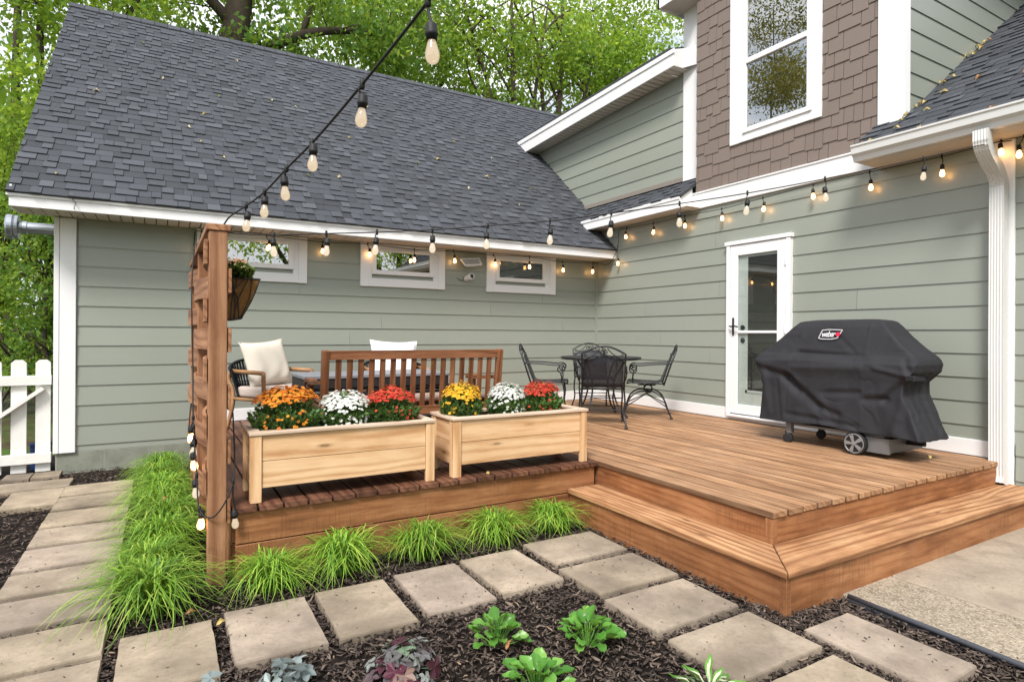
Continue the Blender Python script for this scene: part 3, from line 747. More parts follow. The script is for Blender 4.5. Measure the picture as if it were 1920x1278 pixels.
front = [(-6.115, -5.74, -4.80, -4.27, 'stepping stone below the corner clump of grass at the bend of the path'),
         (-5.68, -5.295, -4.765, -4.225, 'stepping stone in front of the screen post, second along the deck'),
         (-5.24, -4.865, -4.77, -4.215, 'stepping stone third along the front of the deck, below the left planter'),
         (-4.795, -4.415, -4.745, -4.20, 'stepping stone fourth along the front of the deck, between two grass clumps'),
         (-4.36, -3.965, -4.72, -4.17, 'stepping stone fifth along the front of the deck, below the right planter'),
         (-3.875, -3.32, -4.52, -4.13, 'stepping stone tucked into the corner between deck and step'),
         (-3.91, -3.335, -4.99, -4.59, 'stepping stone second from the deck along the left side of the step'),
         (-3.935, -3.365, -5.44, -5.05, 'stepping stone third from the deck along the left side of the step'),
         (-3.945, -3.385, -5.905, -5.515, 'stepping stone beside the outer corner of the step'),
         (-3.96, -3.41, -6.37, -5.97, 'stepping stone at the bottom edge of the photo, beyond the variegated hosta'),
         (-3.31, -2.965, -6.33, -5.77, 'stepping stone lying lengthwise beside the concrete patio')]
for x0, x1, y0, y1, nm in front: paver(x0, x1, y0, y1, nm)
# ------------------------------------------------------------------ planters
def spline(pts, n=8):
    P = [np.array(p, float) for p in pts]; P = [2 * P[0] - P[1]] + P + [2 * P[-1] - P[-2]]
    out = []
    for i in range(1, len(P) - 2):
        for k in range(n):
            t_ = k / n; a, b_, c_, d_ = P[i - 1:i + 3]
            out.append(tuple(.5 * ((2 * b_) + (c_ - a) * t_ + (2 * a - 5 * b_ + 4 * c_ - d_) * t_ ** 2 + (3 * b_ - a - 3 * c_ + d_) * t_ ** 3)))
    out.append(tuple(P[-2])); return out

def planter(x, label):
    W, D = 1.165, .40
    p = empty('planter_box', (x + W / 2, -3.715 + D / 2, DZ + .001), 0, label, 'planter', 'cedar planter boxes on the deck edge')
    a, c = W / 2, D / 2
    for sx in (-1, 1):
        for sy in (-1, 1):
            b = MB()
            X0, X1 = sorted((sx * a, sx * (a - .062))); Y0, Y1 = sorted((sy * c, sy * (c - .03)))
            b.box(X0, X1, Y0, Y1, 0, .398, 'z'); 
            X0, X1 = sorted((sx * a, sx * (a - .03))); Y0, Y1 = sorted((sy * (c - .031), sy * (c - .07)))
            b.box(X0, X1, Y0, Y1, 0, .398, 'z', rnd=.4)
            b.build('leg', M['cedar'], p, bevel=.003)
    for nm, y0, y1 in (('front_panel', -c + .010, -c + .03), ('back_panel', c - .03, c - .010)):
        b = MB(); b.box(-a + .064, a - .064, y0, y1, .245, .397); b.box(-a + .064, a - .064, y0 + .001, y1, .085, .2415); b.build(nm, M['cedar'], p, bevel=.002)
    for x0, x1 in ((-a + .012, -a + .03), (a - .03, a - .012)):
        b = MB(); b.box(x0, x1, -c + .072, c - .072, .245, .397, 'y'); b.box(x0 + .001, x1, -c + .072, c - .072, .085, .2415, 'y'); b.build('end_panel', M['cedar'], p, bevel=.002)
    b = MB(); o = .008
    b.box(-a - o, a + o, -c - o, -c + .06, .399, .420); b.box(-a - o, a + o, c - .06, c + o, .399, .420)
    b.box(-a - o, -a + .06, -c + .061, c - .061, .399, .4195, 'y'); b.box(a - .06, a + o, -c + .061, c - .061, .399, .4195, 'y')
    b.build('rim', M['cap'], p, bevel=.003)
    nx, ny = 40, 12
    V = [(-a + .04 + (2 * a - .08) * i / nx, -c + .035 + (2 * c - .07) * j / ny, .36 + random.uniform(-.012, .012)) for j in range(ny + 1) for i in range(nx + 1)]
    b = MB(); b.add(V, [(j * (nx + 1) + i, j * (nx + 1) + i + 1, (j + 1) * (nx + 1) + i + 1, (j + 1) * (nx + 1) + i) for j in range(ny) for i in range(nx)])
    b.build('soil', M['soil'], p, smooth=True)
planter(-5.50, 'left cedar planter box with orange, white and red chrysanthemums')
planter(-4.195, 'right cedar planter box with yellow, white and red chrysanthemums')

# ------------------------------------------------------------------ chrysanthemums
def rot_frames(dirs):
    """orthonormal frames (n,3,3) with z along dirs and random spin"""
    z = dirs / np.linalg.norm(dirs, axis=1, keepdims=True)
    r = rng.normal(size=z.shape); x = np.cross(r, z); x /= np.linalg.norm(x, axis=1, keepdims=True)
    y = np.cross(z, x); return x, y, z
def scatter(base_v, base_f, pos, dirs, scale, rnd):
    """instances of a small template, as plain arrays; template z axis points along dirs"""
    x, y, z = rot_frames(dirs); bv = np.asarray(base_v, float); s = np.broadcast_to(np.asarray(scale, float), (len(pos),))
    V = pos[:, None, :] + s[:, None, None] * (bv[None, :, 0:1] * x[:, None, :] + bv[None, :, 1:2] * y[:, None, :] + bv[None, :, 2:3] * z[:, None, :])
    F = np.asarray(base_f)[None] + (np.arange(len(pos)) * len(bv))[:, None, None]
    return V.reshape(-1, 3), F.reshape(-1, len(base_f[0])), np.repeat(rnd, len(bv))
LEAFV = [(0, 0, 0), (.5, .28, .06), (1, 0, -.05), (.5, -.28, .06)]; LEAFF = [(0, 1, 2, 3)]
def flower_template(np_=9):
    v = [(0, 0, .18)]; f = []
    for k in range(np_):
        for lay, (rr, h, d) in enumerate(((1., .05, 0.), (.62, .24, .5))):
            a = 2 * math.pi * (k + d) / np_; w = math.pi / np_ * .9
            i = len(v)
            v += [(.1 * math.cos(a), .1 * math.sin(a), .12 + .1 * lay), (rr * .75 * math.cos(a - w), rr * .75 * math.sin(a - w), h), (rr * math.cos(a), rr * math.sin(a), h - .06 + .1 * lay), (rr * .75 * math.cos(a + w), rr * .75 * math.sin(a + w), h)]
            f.append((i, i + 1, i + 2, i + 3))
    return v, f
FLV, FLF = flower_template()
def mum(x, y, z, rad, h, mat, label, nfl=115, spread=.62, side=.25, name='chrysanthemum', group='chrysanthemums in the planters', fsz=.0185, dens=3.3):
    m = empty(name, (x, y, z), 0, label, 'flower', group)
    n = 2600; ph = rng.uniform(0, 6.28, 3); lump = lambda a: 1 + .07 * np.sin(2 * a + ph[0]) + .06 * np.sin(3 * a + ph[1]) + .05 * np.sin(5 * a + ph[2])
    u = rng.normal(size=(n, 3)); u /= np.linalg.norm(u, axis=1, keepdims=True); u[:, 2] = np.abs(u[:, 2]) * 1.0
    rr = rng.uniform(.35, 1., n) ** .45
    prof = np.clip(.52 + .75 * u[:, 2], 0, 1)                              # narrower near the soil
    pos = np.stack([u[:, 0] * rad * rr, u[:, 1] * rad * rr, h * (.02 + .93 * u[:, 2] * rr)], 1)
    low = rng.uniform(0, 1, n) < .45
    pos[low, 2] = rng.uniform(0, .5, low.sum()) * h
    k = .62 + .38 * np.clip(pos[:, 2] / (h * .45), 0, 1); q = np.hypot(pos[:, 0], pos[:, 1]) + 1e-6
    lim = rad * k * np.sqrt(np.clip(1 - (np.clip(pos[:, 2] / h - .30, 0, .7) / .72) ** 2, .02, 1))
    pos[:, :2] *= np.minimum(1, lim / q)[:, None]
    pos[low, :2] *= (lim[low] / np.maximum(q[low], .4 * rad) * .97).clip(0, 1.4)[:, None]
    pos[:, :2] *= lump(np.arctan2(pos[:, 1], pos[:, 0]))[:, None]
    dirs = pos * np.array([1, 1, .5]) / rad + rng.normal(size=(n, 3)) * .6 + np.array([0, 0, .7])
    # template leaf lies along +x, tilt it outwards by using dirs for its long axis
    bv = np.array(LEAFV)[:, [1, 2, 0]]
    V, F, rn = scatter(bv, LEAFF, pos, dirs, rng.uniform(.022, .042, n), rng.uniform(0, 1, n))
    raw_mesh('foliage', V, F, rn, M['mumleaf'], m)
    b = MB()
    for k in range(16):
        a = rng.uniform(0, 6.28); q = rng.uniform(.3, .85)
        b.tube(spline([(0, 0, -.02), (q * rad * .5 * math.cos(a), q * rad * .5 * math.sin(a), h * .4), (q * rad * math.cos(a), q * rad * math.sin(a), h * .85)], 4), .0022, 5)
    b.build('stem', M['mumleaf'], m)
    # blossoms over the dome
    nn = int(nfl * dens); i = np.arange(nn) + .5
    cz = 1 - i / nn * spread * .80; az = i * 2.39996 + rng.normal(size=nn) * .25
    cz = np.clip(cz + rng.normal(size=nn) * .05, .02, 1.)
    sr = np.sqrt(1 - cz ** 2)
    hz = h * (.40 + .60 * cz ** .8) + rng.normal(size=nn) * .006
    pos = np.stack([rad * sr * np.cos(az) * 1.02, rad * sr * np.sin(az) * 1.02, hz], 1)
    ex = int(nn * side * .35)
    a2 = rng.uniform(0, 6.28, ex); z2 = rng.uniform(.25, .55, ex) * h
    pos = np.vstack([pos, np.stack([rad * np.cos(a2) * .98, rad * np.sin(a2) * .98, z2], 1)])
    an = np.arctan2(pos[:, 1], pos[:, 0]); pos[:, :2] *= lump(an)[:, None]; pos[:, 2] += .012 * np.sin(2 * an + ph[1]) + rng.normal(size=len(pos)) * .005
    dirs = pos / np.array([rad, rad, h]) + np.array([0, 0, .35]) + rng.normal(size=pos.shape) * .18
    V, F, rn = scatter(FLV, FLF, pos, dirs, rng.uniform(.85, 1.3, len(pos)) * fsz * .60, rng.uniform(0, 1, len(pos)))
    o = raw_mesh('blossoms', V, F, rn, M[mat], m); o['kind'] = 'stuff'
    return m
PZ = DZ + .352
mum(-5.265, -3.50, PZ, .205, .305, 'p_orange', 'orange chrysanthemum at the left end of the left planter', 190, .60)
mum(-4.905, -3.51, PZ, .160, .255, 'p_white', 'white chrysanthemum between the orange and the red one in the left planter', 150, .75, .4)
mum(-4.575, -3.51, PZ, .185, .275, 'p_red', 'red chrysanthemum at the right end of the left planter', 165, .62)
mum(-4.045, -3.52, PZ, .150, .285, 'p_yellow', 'golden yellow chrysanthemum at the left end of the right planter', 130, .72, .2)
mum(-3.665, -3.52, PZ, .145, .265, 'p_white', 'white chrysanthemum in the middle of the right planter', 140, .80, .4)
mum(-3.345, -3.52, PZ, .165, .270, 'p_red', 'red chrysanthemum at the right end of the right planter', 140, .62)

# ------------------------------------------------------------------ privacy screen with basket
scr = empty('privacy_screen', (-5.68, -2.6, 0), 0, 'slatted wooden privacy screen with woven boards between thick posts at the left deck edge', 'screen')
for y in (-3.72, -2.62, -1.55):
    b = MB(); b.box(-5.728, -5.632, y - .047, y + .047, -.05, 2.0, 'z'); b.build('post', M['post'], scr, bevel=.005, world=True, seg=2)
b = MB(); b.box(-5.742, -5.618, -3.775, -1.48, 2.002, 2.038, 'y'); b.build('cap_rail', M['post'], scr, bevel=.004, world=True)
for i in range(10):
    z0 = .34 + i * .163; s_ = 1 if i % 2 else -1
    b = MB(); V = []; G = []; n = 28; o = np.array([random.uniform(0, 30), random.uniform(0, 9), 0])
    for k in range(n + 1):
        y = -3.76 + 2.27 * k / n
        xx = -5.68 - s_ * .062 * math.cos(math.pi * (y + 3.72) / 1.085)
        zz = z0 + random.uniform(-.001, .001) + .01 * math.sin(i)
        for dx, dz in ((-.009, 0), (.009, 0), (.009, .138), (-.009, .138)): V.append((xx + dx, y, zz + dz)); G.append((y, dz, dx))
    F = [(0, 1, 2, 3), tuple(4 * n + j for j in (3, 2, 1, 0))]
    for k in range(n):
        for j in range(4): F.append((4 * k + j, 4 * k + 4 + j, 4 * k + 4 + (j + 1) % 4, 4 * k + (j + 1) % 4))
    b.add(V, F, np.array(G) + o); b.build('slat', M['post'], scr, world=True, bevel=.002)
bk = empty('wall_basket', (-5.60, -2.85, 1.52), 0, 'coir lined wire basket of pink and white flowers hung on the privacy screen', 'flower basket')
b = MB()
L = .30; prof = []
for k in range(9):
    a = k / 8; prof.append((.10 + .115 * a + .012 * math.sin(3.14 * a), .27 * a))
pro = [(.02, 0)] + [(p, q) for p, q in prof] + [(0, .275)]
b.prism([(x_, -L, z_) for x_, z_ in pro], (0, 2 * L, 0)); b.build('liner', M['coir'], bk, smooth=False)
b = MB(); e_ = .004
for y in np.linspace(-L - .004, L + .004, 9): b.tube([(x_ + e_, y, z_) for x_, z_ in prof], .0035, 6)
for sgn in (-1, 1):
    for ph in (0, .05, .10):
        b.tube([(x_ + e_ + .002, sgn * (L + .005 - (ph + .10 * math.sin(i_ / 8 * 3.14))), z_) for i_, (x_, z_) in enumerate(prof)], .0035, 6)
        b.tube(spline([(.015 + ph * .8, sgn * (L + .006), .0), (.02 + ph * 1.3, sgn * (L + .008), .13), (.12 + ph * .5, sgn * (L + .008), .265)], 6), .0032, 6); b.tube(spline([(.09 - ph * .5, sgn * (L + .006), .0), (.08 - ph * .3, sgn * (L + .008), .14), (.02 + ph * .6, sgn * (L + .008), .265)], 6), .0032, 6)
b.tube([(0, -L - .004, .27), (.22, -L - .004, .27), (.22, L + .004, .27), (0, L + .004, .27)], .005, 6); b.tube([(0, -L - .004, .0), (.105, -L - .004, .0), (.105, L + .004, .0), (0, L + .004, .0)], .004, 6)
b.build('wire_frame', M['iron'], bk)
mm = mum(-5.50, -2.9, 1.78, .115, .15, 'p_pink', 'small pink and white flowers growing in the basket on the privacy screen', 60, .8, .3, 'potted_flower', None, .014)
mm.scale = (.9, 2.4, 1)

# ------------------------------------------------------------------ bench
bn = empty('garden_bench', (-4.04, -2.4, DZ), 0, 'brown wooden garden bench with slatted back seen from behind', 'bench')
X0, X1 = -.79, .79; yb = -.22
for x_ in (X0, X1):
    b = MB(); b.bar((x_, yb + .02, 0), (x_, yb, .42), .058, .05); b.bar((x_, yb, .42), (x_, yb - .055, .87), .058, .05); b.build('leg', M['bench'], bn, bevel=.004)
    b = MB(); b.box(x_ - .029, x_ + .029, .26, .31, 0, .56, 'z'); b.build('leg', M['bench'], bn, bevel=.004)
    b = MB(); P = spline([(x_, yb - .02, .615), (x_, -.05, .60), (x_, .15, .585), (x_, .30, .60), (x_, .37, .575)], 5)
    for p, q in zip(P[:-1], P[1:]): b.bar(p, q, .075, .032, .5)
    b.build('armrest', M['bench'], bn)
b = MB(); b.bar((X0 + .03, yb - .052, .83), (X1 - .03, yb - .052, .83), .034, .075); b.bar((X0 + .03, yb - .003, .345), (X1 - .03, yb - .003, .345), .034, .075)
for k in range(16):
    x_ = X0 + .105 + k * (X1 - X0 - .21) / 15; b.bar((x_, yb - .004, .38), (x_, yb - .050, .80), .046, .016)
b.build('backrest', M['bench'], bn, bevel=.003)
b = MB()
for k in range(6): b.box(X0 + .03, X1 - .03, yb + .05 + k * .084, yb + .05 + k * .084 + .072, .415, .437)
b.build('seat', M['seatw'], bn, bevel=.003)
b = MB(); b.box(X0 + .03, X1 - .03, .27, .295, .34, .41); 
for x_ in (X0, 0, X1): b.box(x_ - .015, x_ + .015, yb + .03, .26, .345, .41, 'y')
b.build('apron', M['bench'], bn, bevel=.003)

# ------------------------------------------------------------------ lounge chairs with pillows, low table
def pillow_mesh(w, h, d, n=22):
    b = MB(); V = []; F = []
    for s_ in (1, -1):
        for j in range(n + 1):
            for i in range(n + 1):
                u, v = 2 * i / n - 1, 2 * j / n - 1
                pin = 1 - .10 * (1 - abs(u) ** 2.2) * abs(v) ** 3 ; pin2 = 1 - .10 * (1 - abs(v) ** 2.2) * abs(u) ** 3
                th = (1 - u ** 4) ** .55 * (1 - v ** 4) ** .55
                wr = .006 * math.sin(9 * u + 5 * v * v) * (abs(u) + abs(v)) * th
                V.append((u * w / 2 * pin2, s_ * (d / 2 * th + wr) , v * h / 2 * pin))
    m_ = (n + 1) ** 2
    for s_ in (0, 1):
        for j in range(n):
            for i in range(n):
                q = (j * (n + 1) + i, j * (n + 1) + i + 1, (j + 1) * (n + 1) + i + 1, (j + 1) * (n + 1) + i)
                F.append(tuple(x_ + m_ * s_ for x_ in (q if s_ else q[::-1])))
    b.add(V, F); return b
def piping(w, h, n=24):
    P = []
    for (a_, c_) in (((-1, -1), (1, -1)), ((1, -1), (1, 1)), ((1, 1), (-1, 1)), ((-1, 1), (-1, -1))):
        for k in range(n):
            u = a_[0] + (c_[0] - a_[0]) * k / n; v = a_[1] + (c_[1] - a_[1]) * k / n
            P.append((u * w / 2 * (1 - .10 * (1 - abs(v) ** 2.2) * abs(u) ** 3), 0, v * h / 2 * (1 - .10 * (1 - abs(u) ** 2.2) * abs(v) ** 3)))
    return P
def lounge(x, y, rz, label, pl_label, pl_mat, tilt):
    c_ = empty('lounge_chair', (x, y, DZ), rz, label, 'chair', 'rope back lounge chairs')        # faces local -y
    for sx in (-1, 1):
        b = MB(); b.tube(spline([(sx * .30, .34, 0), (sx * .30, .26, .22), (sx * .30, .24, .38), (sx * .31, .29, .52), (sx * .31, .27, .60), (sx * .31, .22, .615)], 5), .021, 8); b.build('leg', M['chairw'], c_, smooth=True)
        b = MB(); b.tube([(sx * .31, .27, .612), (sx * .315, -.22, .605)], .022, 8); b.build('armrest', M['chairw'], c_, smooth=True)
        b = MB(); b.tube(spline([(sx * .315, -.225, .612), (sx * .312, -.232, .40), (sx * .30, -.27, .0)], 5), .021, 8); b.build('leg', M['chairw'], c_, smooth=True)
    b = MB(); b.tube([(-.30, -.235, .33), (.30, -.235, .33)], .018, 8); b.tube([(-.30, .25, .33), (.30, .25, .33)], .018, 8)
    for sx in (-1, 1): b.tube([(sx * .30, -.235, .33), (sx * .30, .25, .33)], .018, 8)
    b.build('seat_frame', M['chairw'], c_, smooth=True)
    b = MB()                                                                    # curved black rope back
    top = [( .36 * math.sin(a), .18 + .20 * math.cos(a), .72 - .09 * abs(math.sin(a)) ** 2) for a in np.linspace(-1.5, 1.5, 25)]
    bot = [( .29 * math.sin(a), .16 + .14 * math.cos(a), .36) for a in np.linspace(-1.5, 1.5, 25)]
    b.tube(top, .016, 8); b.tube(bot, .014, 8)
    for i in range(24):
        b.tube([top[i], bot[min(24, i + 1)]], .008, 6); b.tube([top[i + 1], bot[max(0, i)]], .008, 6)
    b.build('rope_back', M['rope'], c_)
    b = MB(); b.box(-.28, .28, -.25, .22, .345, .455); b.build('seat_cushion', M['seatcush'], c_, bevel=.03, seg=3, smooth=True)
    p_ = empty('throw_pillow', (0, 0, 0), 0, pl_label, 'pillow')
    o = pillow_mesh(.54, .50, .17).build('pillow', pl_mat, p_, smooth=True)
    b = MB(); b.tube(piping(.545, .505), .005, 6, closed=True); b.build('piping', pl_mat, p_, smooth=True)
    p_.matrix_world = Matrix.Translation((x, y, DZ)) @ Matrix.Rotation(rz, 4, 'Z') @ Matrix.Translation((0, .10, .685)) @ Euler((R(-17), R(tilt), 0)).to_matrix().to_4x4()
lounge(-4.93, -.78, R(32), 'rope back lounge chair at the left by the wall, holding a cream pillow', 'cream square pillow leaning in the left lounge chair', M['cream'], -4)
lounge(-3.66, -1.02, R(-6), 'rope back lounge chair hidden behind the garden bench', 'white pillow showing above the back of the garden bench', M['pale'], 2)
tb_ = empty('patio_table', (-4.13, -1.62, DZ), 0, 'long low grey topped table with black woven sides behind the garden bench', 'table')
b = MB(); b.box(-.72, .72, -.30, .30, .585, .62); b.build('tabletop', M['tabletop'], tb_, bevel=.006)
b = MB(); b.box(-.71, .71, -.29, .29, .50, .583)
for z_ in np.linspace(.06, .48, 11):
    for y_ in (-.27, .27): b.tube([(-.69, y_, z_), (.69, y_, z_)], .013, 6)
    for x_ in (-.69, .69): b.tube([(x_, -.27, z_), (x_, .27, z_)], .013, 6)
b.build('skirt', M['wicker'], tb_)
for sx in (-1, 1):
    for sy in (-1, 1):
        b = MB(); b.box(sx * .69 - .025, sx * .69 + .025, sy * .27 - .025, sy * .27 + .025, 0, .50); b.build('leg', M['wicker'], tb_)

# ------------------------------------------------------------------ black iron dining set
dt = empty('dining_table', (-1.20, -1.60, DZ), R(20), 'round black iron dining table in the corner of the deck', 'table')
b = MB(); b.lathe([(.0, .700), (.47, .700), (.495, .705), (.50, .715), (.50, .728), (.492, .734), (.0, .734)], 48); b.build('tabletop', M['iron'], dt)
for k in range(4):
    a = k * math.pi / 2; ca, sa = math.cos(a), math.sin(a)
    b = MB(); b.tube(spline([(r_ * ca, r_ * sa, z_) for r_, z_ in ((.36, .70), (.28, .60), (.20, .45), (.19, .30), (.26, .12), (.37, .02))], 5), .011, 8)
    b.lathe([(.016, 0), (.018, .008), (.012, .022)], 10, Matrix.Translation((.375 * ca, .375 * sa, 0))); b.build('leg', M['iron'], dt, smooth=True)
b = MB(); b.tube([(.195 * math.cos(a), .195 * math.sin(a), .34) for a in np.linspace(0, 2 * math.pi, 25)[:-1]], .007, 6, closed=True); b.build('stretcher', M['iron'], dt)

def scroll(c, r0, turns, a0, ax1, ax2, n=18, grow=.75):
    P = []
    for k in range(n + 1):
        f = k / n; r_ = r0 * (1 - grow * f); a = a0 + turns * 2 * math.pi * f
        P.append(tuple(np.array(c) + r_ * (math.cos(a) * np.array(ax1) + math.sin(a) * np.array(ax2))))
    return P
def iron_chair(x, y, d, label, rocker=False):
    rz = math.atan2(-d[0], d[1])
    c_ = empty('dining_chair', (x, y, DZ), rz, label, 'chair', 'black iron chairs round the dining table')      # faces local +y
    yb_ = lambda z_: -.20 - .36 * max(0, z_ - .42)
    # frame of the back: arch, inner arch, scrolls
    b = MB()
    up = [(-.225, yb_(.40), .40), (-.23, yb_(.65), .65), (-.232, yb_(.80), .80)]
    arch = [(-.232 + .464 * k / 12, yb_(.80) - .006 - .02 * math.sin(math.pi * k / 12), .80 + .085 * math.sin(math.pi * k / 12)) for k in range(1, 12)]
    b.tube(up + arch + [(-p, q, z_) for p, q, z_ in up[::-1]], .0105, 8)
    b.tube([(-.225 + .45 * k / 12, yb_(.75), .735 + .055 * math.sin(math.pi * k / 12)) for k in range(13)], .007, 6)
    for s_ in (-1, 1):
        b.tube([(s_ * (.20 - .16 * k / 10), yb_(.81), .775 + .085 * (k / 10) - .03 * math.sin(math.pi * k / 10)) for k in range(11)], .006, 6)
        b.tube(scroll((s_ * .025, yb_(.83), .825), .026, 1.1, 1.5, (s_, 0, 0), (0, 0, 1)), .0055, 6)
        b.tube(scroll((s_ * .195, yb_(.79), .79), .018, 1.0, 3.0, (s_, 0, 0), (0, 0, 1)), .005, 6)
    b.build('back_frame', M['iron'], c_, smooth=True)
    b = MB(); n, m_ = 8, 22; V = []
    line = spline([(.235, .415), (.22, .44), (.10, .435), (-.08, .425), (-.17, .44), (-.205, .50), (-.262, .65), (-.298, .735)], 3)
    for (yy, zz) in line:
        for k in range(n + 1):
            u = 2 * k / n - 1; ez = zz + (.055 * (1 - u * u) if zz > .73 else 0); V.append((u * .218, yy, ez))
    F = [(j * (n + 1) + i, j * (n + 1) + i + 1, (j + 1) * (n + 1) + i + 1, (j + 1) * (n + 1) + i) for j in range(len(line) - 1) for i in range(n)]
    b.add(V, F); o = b.build('seat', M['ironmesh'], c_, smooth=True)
    md = o.modifiers.new('thick', 'SOLIDIFY'); md.thickness = .004
    b = MB()
    b.tube([(-.222, -.2, .42), (-.222, 0, .425), (-.222, .2, .43), (-.19, .235, .415), (.19, .235, .415), (.222, .2, .43), (.222, 0, .425), (.222, -.2, .42), (-.222, -.2, .42)], .0085, 6); b.build('seat_frame', M['iron'], c_, smooth=True)
    for s_ in (-1, 1):
        b = MB()
        b.tube(spline([(s_ * .232, yb_(.66), .66), (s_ * .255, -.10, .655), (s_ * .275, .08, .64), (s_ * .28, .16, .645), (s_ * .28, .205, .615)], 5), .009, 7)
        b.tube(scroll((s_ * .28, .155, .595), .054, -1.35, .55, (0, 1, 0), (0, 0, 1), 22, .8), .0075, 7)
        b.tube(spline([(s_ * .28, .155, .545), (s_ * .265, .17, .48), (s_ * .225, .16, .425)], 5), .0085, 7)
        b.build('armrest', M['iron'], c_, smooth=True)
    if not rocker:
        for s_ in (-1, 1):
            for pts in ([(s_ * .225, .18, .425), (s_ * .235, .20, .30), (s_ * .225, .19, .15), (s_ * .245, .245, .02)], [(s_ * .225, -.20, .42), (s_ * .235, -.21, .28), (s_ * .225, -.22, .14), (s_ * .245, -.30, .02)]):
                b = MB(); b.tube(spline(pts, 5), .010, 8)
                b.lathe([(.018, 0), (.020, .010), (.010, .024)], 10, Matrix.Translation((pts[-1][0], pts[-1][1], 0))); b.build('leg', M['iron'], c_, smooth=True)
        b = MB(); b.tube([(-.228, .19, .19), (.228, .19, .19)], .0065, 6); b.tube([(-.228, -.215, .19), (.228, -.215, .19)], .0065, 6)
        b.tube([(-.235, .20, .28), (.235, .20, .28)], .0065, 6); b.build('stretcher', M['iron'], c_)
    else:
        b = MB(); P = []
        for k in range(70):
            a = k * .55; P.append((-.09 + .18 * k / 69, -.02 + .05 * math.cos(a), .345 + .05 * math.sin(a)))
        b.tube(P, .008, 6); b.tube([(-.20, -.10, .405), (0, -.06, .39), (.20, -.10, .405)], .009, 6); b.tube([(-.20, .10, .405), (0, .03, .39), (.20, .10, .405)], .009, 6); b.build('spring', M['iron'], c_)
        for s_ in (-1, 1):
            for e_ in (-1, 1):
                b = MB(); b.tube(spline([(s_ * .10, -.02, .32), (s_ * .19, e_ * .10, .315), (s_ * .225, e_ * .20, .24), (s_ * .235, e_ * .26, .08), (s_ * .24, e_ * .29, .02)], 5), .010, 8)
                b.lathe([(.018, 0), (.020, .010), (.010, .024)], 10, Matrix.Translation((s_ * .24, e_ * .29, 0))); b.build('leg', M['iron'], c_, smooth=True)
        b = MB()
        for s_ in (-1, 1): b.tube([(s_ * .23, -.24, .14), (s_ * .02, 0, .28), (s_ * .23, .24, .14)], .007, 6)
        b.build('stretcher', M['iron'], c_)
    return c_
fwd, rgt = (.505, .863), (.863, -.505)
iron_chair(-1.67, -2.22, (.60, .80), 'black iron armchair with its mesh back to the viewer, in front of the dining table')
iron_chair(-1.77, -1.29, (.80, -.60), 'black iron armchair left of the dining table, seen side on, next to the garden bench')
iron_chair(-.73, -1.92, (-.74, .67), 'black iron spring rocker chair right of the dining table, next to the wall', True)
iron_chair(-.82, -.98, (-.45, -.89), 'black iron armchair behind the dining table in the wall corner')

# ------------------------------------------------------------------ covered barbecue
gr = empty('barbecue_grill', (-.55, -4.3, DZ), 0, 'barbecue grill on wheels under a black fabric cover beside the glass door', 'grill')
RG = [  # z, left y, right y, front x, back x
    (1.578, -4.10, -4.60, -.60, -.50), (1.572, -4.02, -4.68, -.65, -.46), (1.555, -3.96, -4.735, -.69, -.44), (1.51, -3.915, -4.78, -.725, -.43), (1.43, -3.83, -4.85, -.755, -.42),
    (1.33, -3.72, -4.955, -.785, -.41), (1.265, -3.635, -5.04, -.805, -.40), (1.235, -3.60, -5.07, -.845, -.40), (1.20, -3.585, -5.085, -.865, -.40), (1.14, -3.595, -5.075, -.868, -.41),
    (1.05, -3.655, -4.99, -.86, -.43), (.95, -3.675, -4.985, -.86, -.43), (.80, -3.665, -5.05, -.868, -.42), (.70, -3.655, -5.09, -.872, -.415), (.615, -3.65, -5.13, -.875, -.41)]
rz_ = np.array([r_[0] for r_ in RG][::-1]); cols = [np.array([r_[k] for r_ in RG][::-1]) for k in range(1, 5)]
zs = np.concatenate([np.linspace(1.578, 1.50, 8), np.linspace(1.49, 1.10, 40), np.linspace(1.09, .615, 48)])
NF, NE = 110, 44
def ring(z_):
    yl, yr, xf, xb = [float(np.interp(z_, rz_, c_)) for c_ in cols]
    P = [(xf, yl + (yr - yl) * k / NF) for k in range(NF)] + [(xf + (xb - xf) * k / NE, yr) for k in range(NE)] + [(xb, yr + (yl - yr) * k / NF) for k in range(NF)] + [(xb + (xf - xb) * k / NE, yl) for k in range(NE)]
    P = np.array(P)
    for _ in range(14): P = .5 * P + .25 * (np.roll(P, 1, 0) + np.roll(P, -1, 0))
    return P
folds = [((-3.62, 1.13), (-3.95, 1.05), -.022, .030), ((-3.95, 1.05), (-4.06, .93), -.028, .030), ((-3.97, 1.03), (-4.27, .80), -.030, .034), ((-4.27, .80), (-4.45, .74), -.016, .028),
         ((-4.33, .93), (-4.62, .95), -.014, .024), ((-4.68, .90), (-4.83, .915), -.020, .026), ((-4.83, .915), (-5.00, 1.08), -.026, .026), ((-5.02, 1.10), (-4.93, .65), .018, .030), ((-5.04, 1.08), (-5.12, .62), .024, .030), ((-5.03, 1.10), (-4.76, 1.16), .012, .018),
         ((-5.03, 1.12), (-4.98, 1.22), -.016, .018), ((-4.02, 1.14), (-4.62, 1.165), .010, .03), ((-3.97, .70), (-4.60, .665), -.012, .022), ((-3.70, 1.1), (-3.78, .70), .012, .03), ((-3.85, 1.0), (-3.90, .64), -.010, .02),
         ((-4.05, 1.27), (-4.64, 1.235), -.022, .028), ((-3.62, 1.215), (-4.0, 1.24), -.012, .02), ((-4.68, 1.235), (-5.05, 1.235), -.012, .02), ((-4.30, 1.50), (-4.55, 1.30), -.006, .02), ((-3.99, 1.40), (-3.90, 1.30), -.010, .025)]
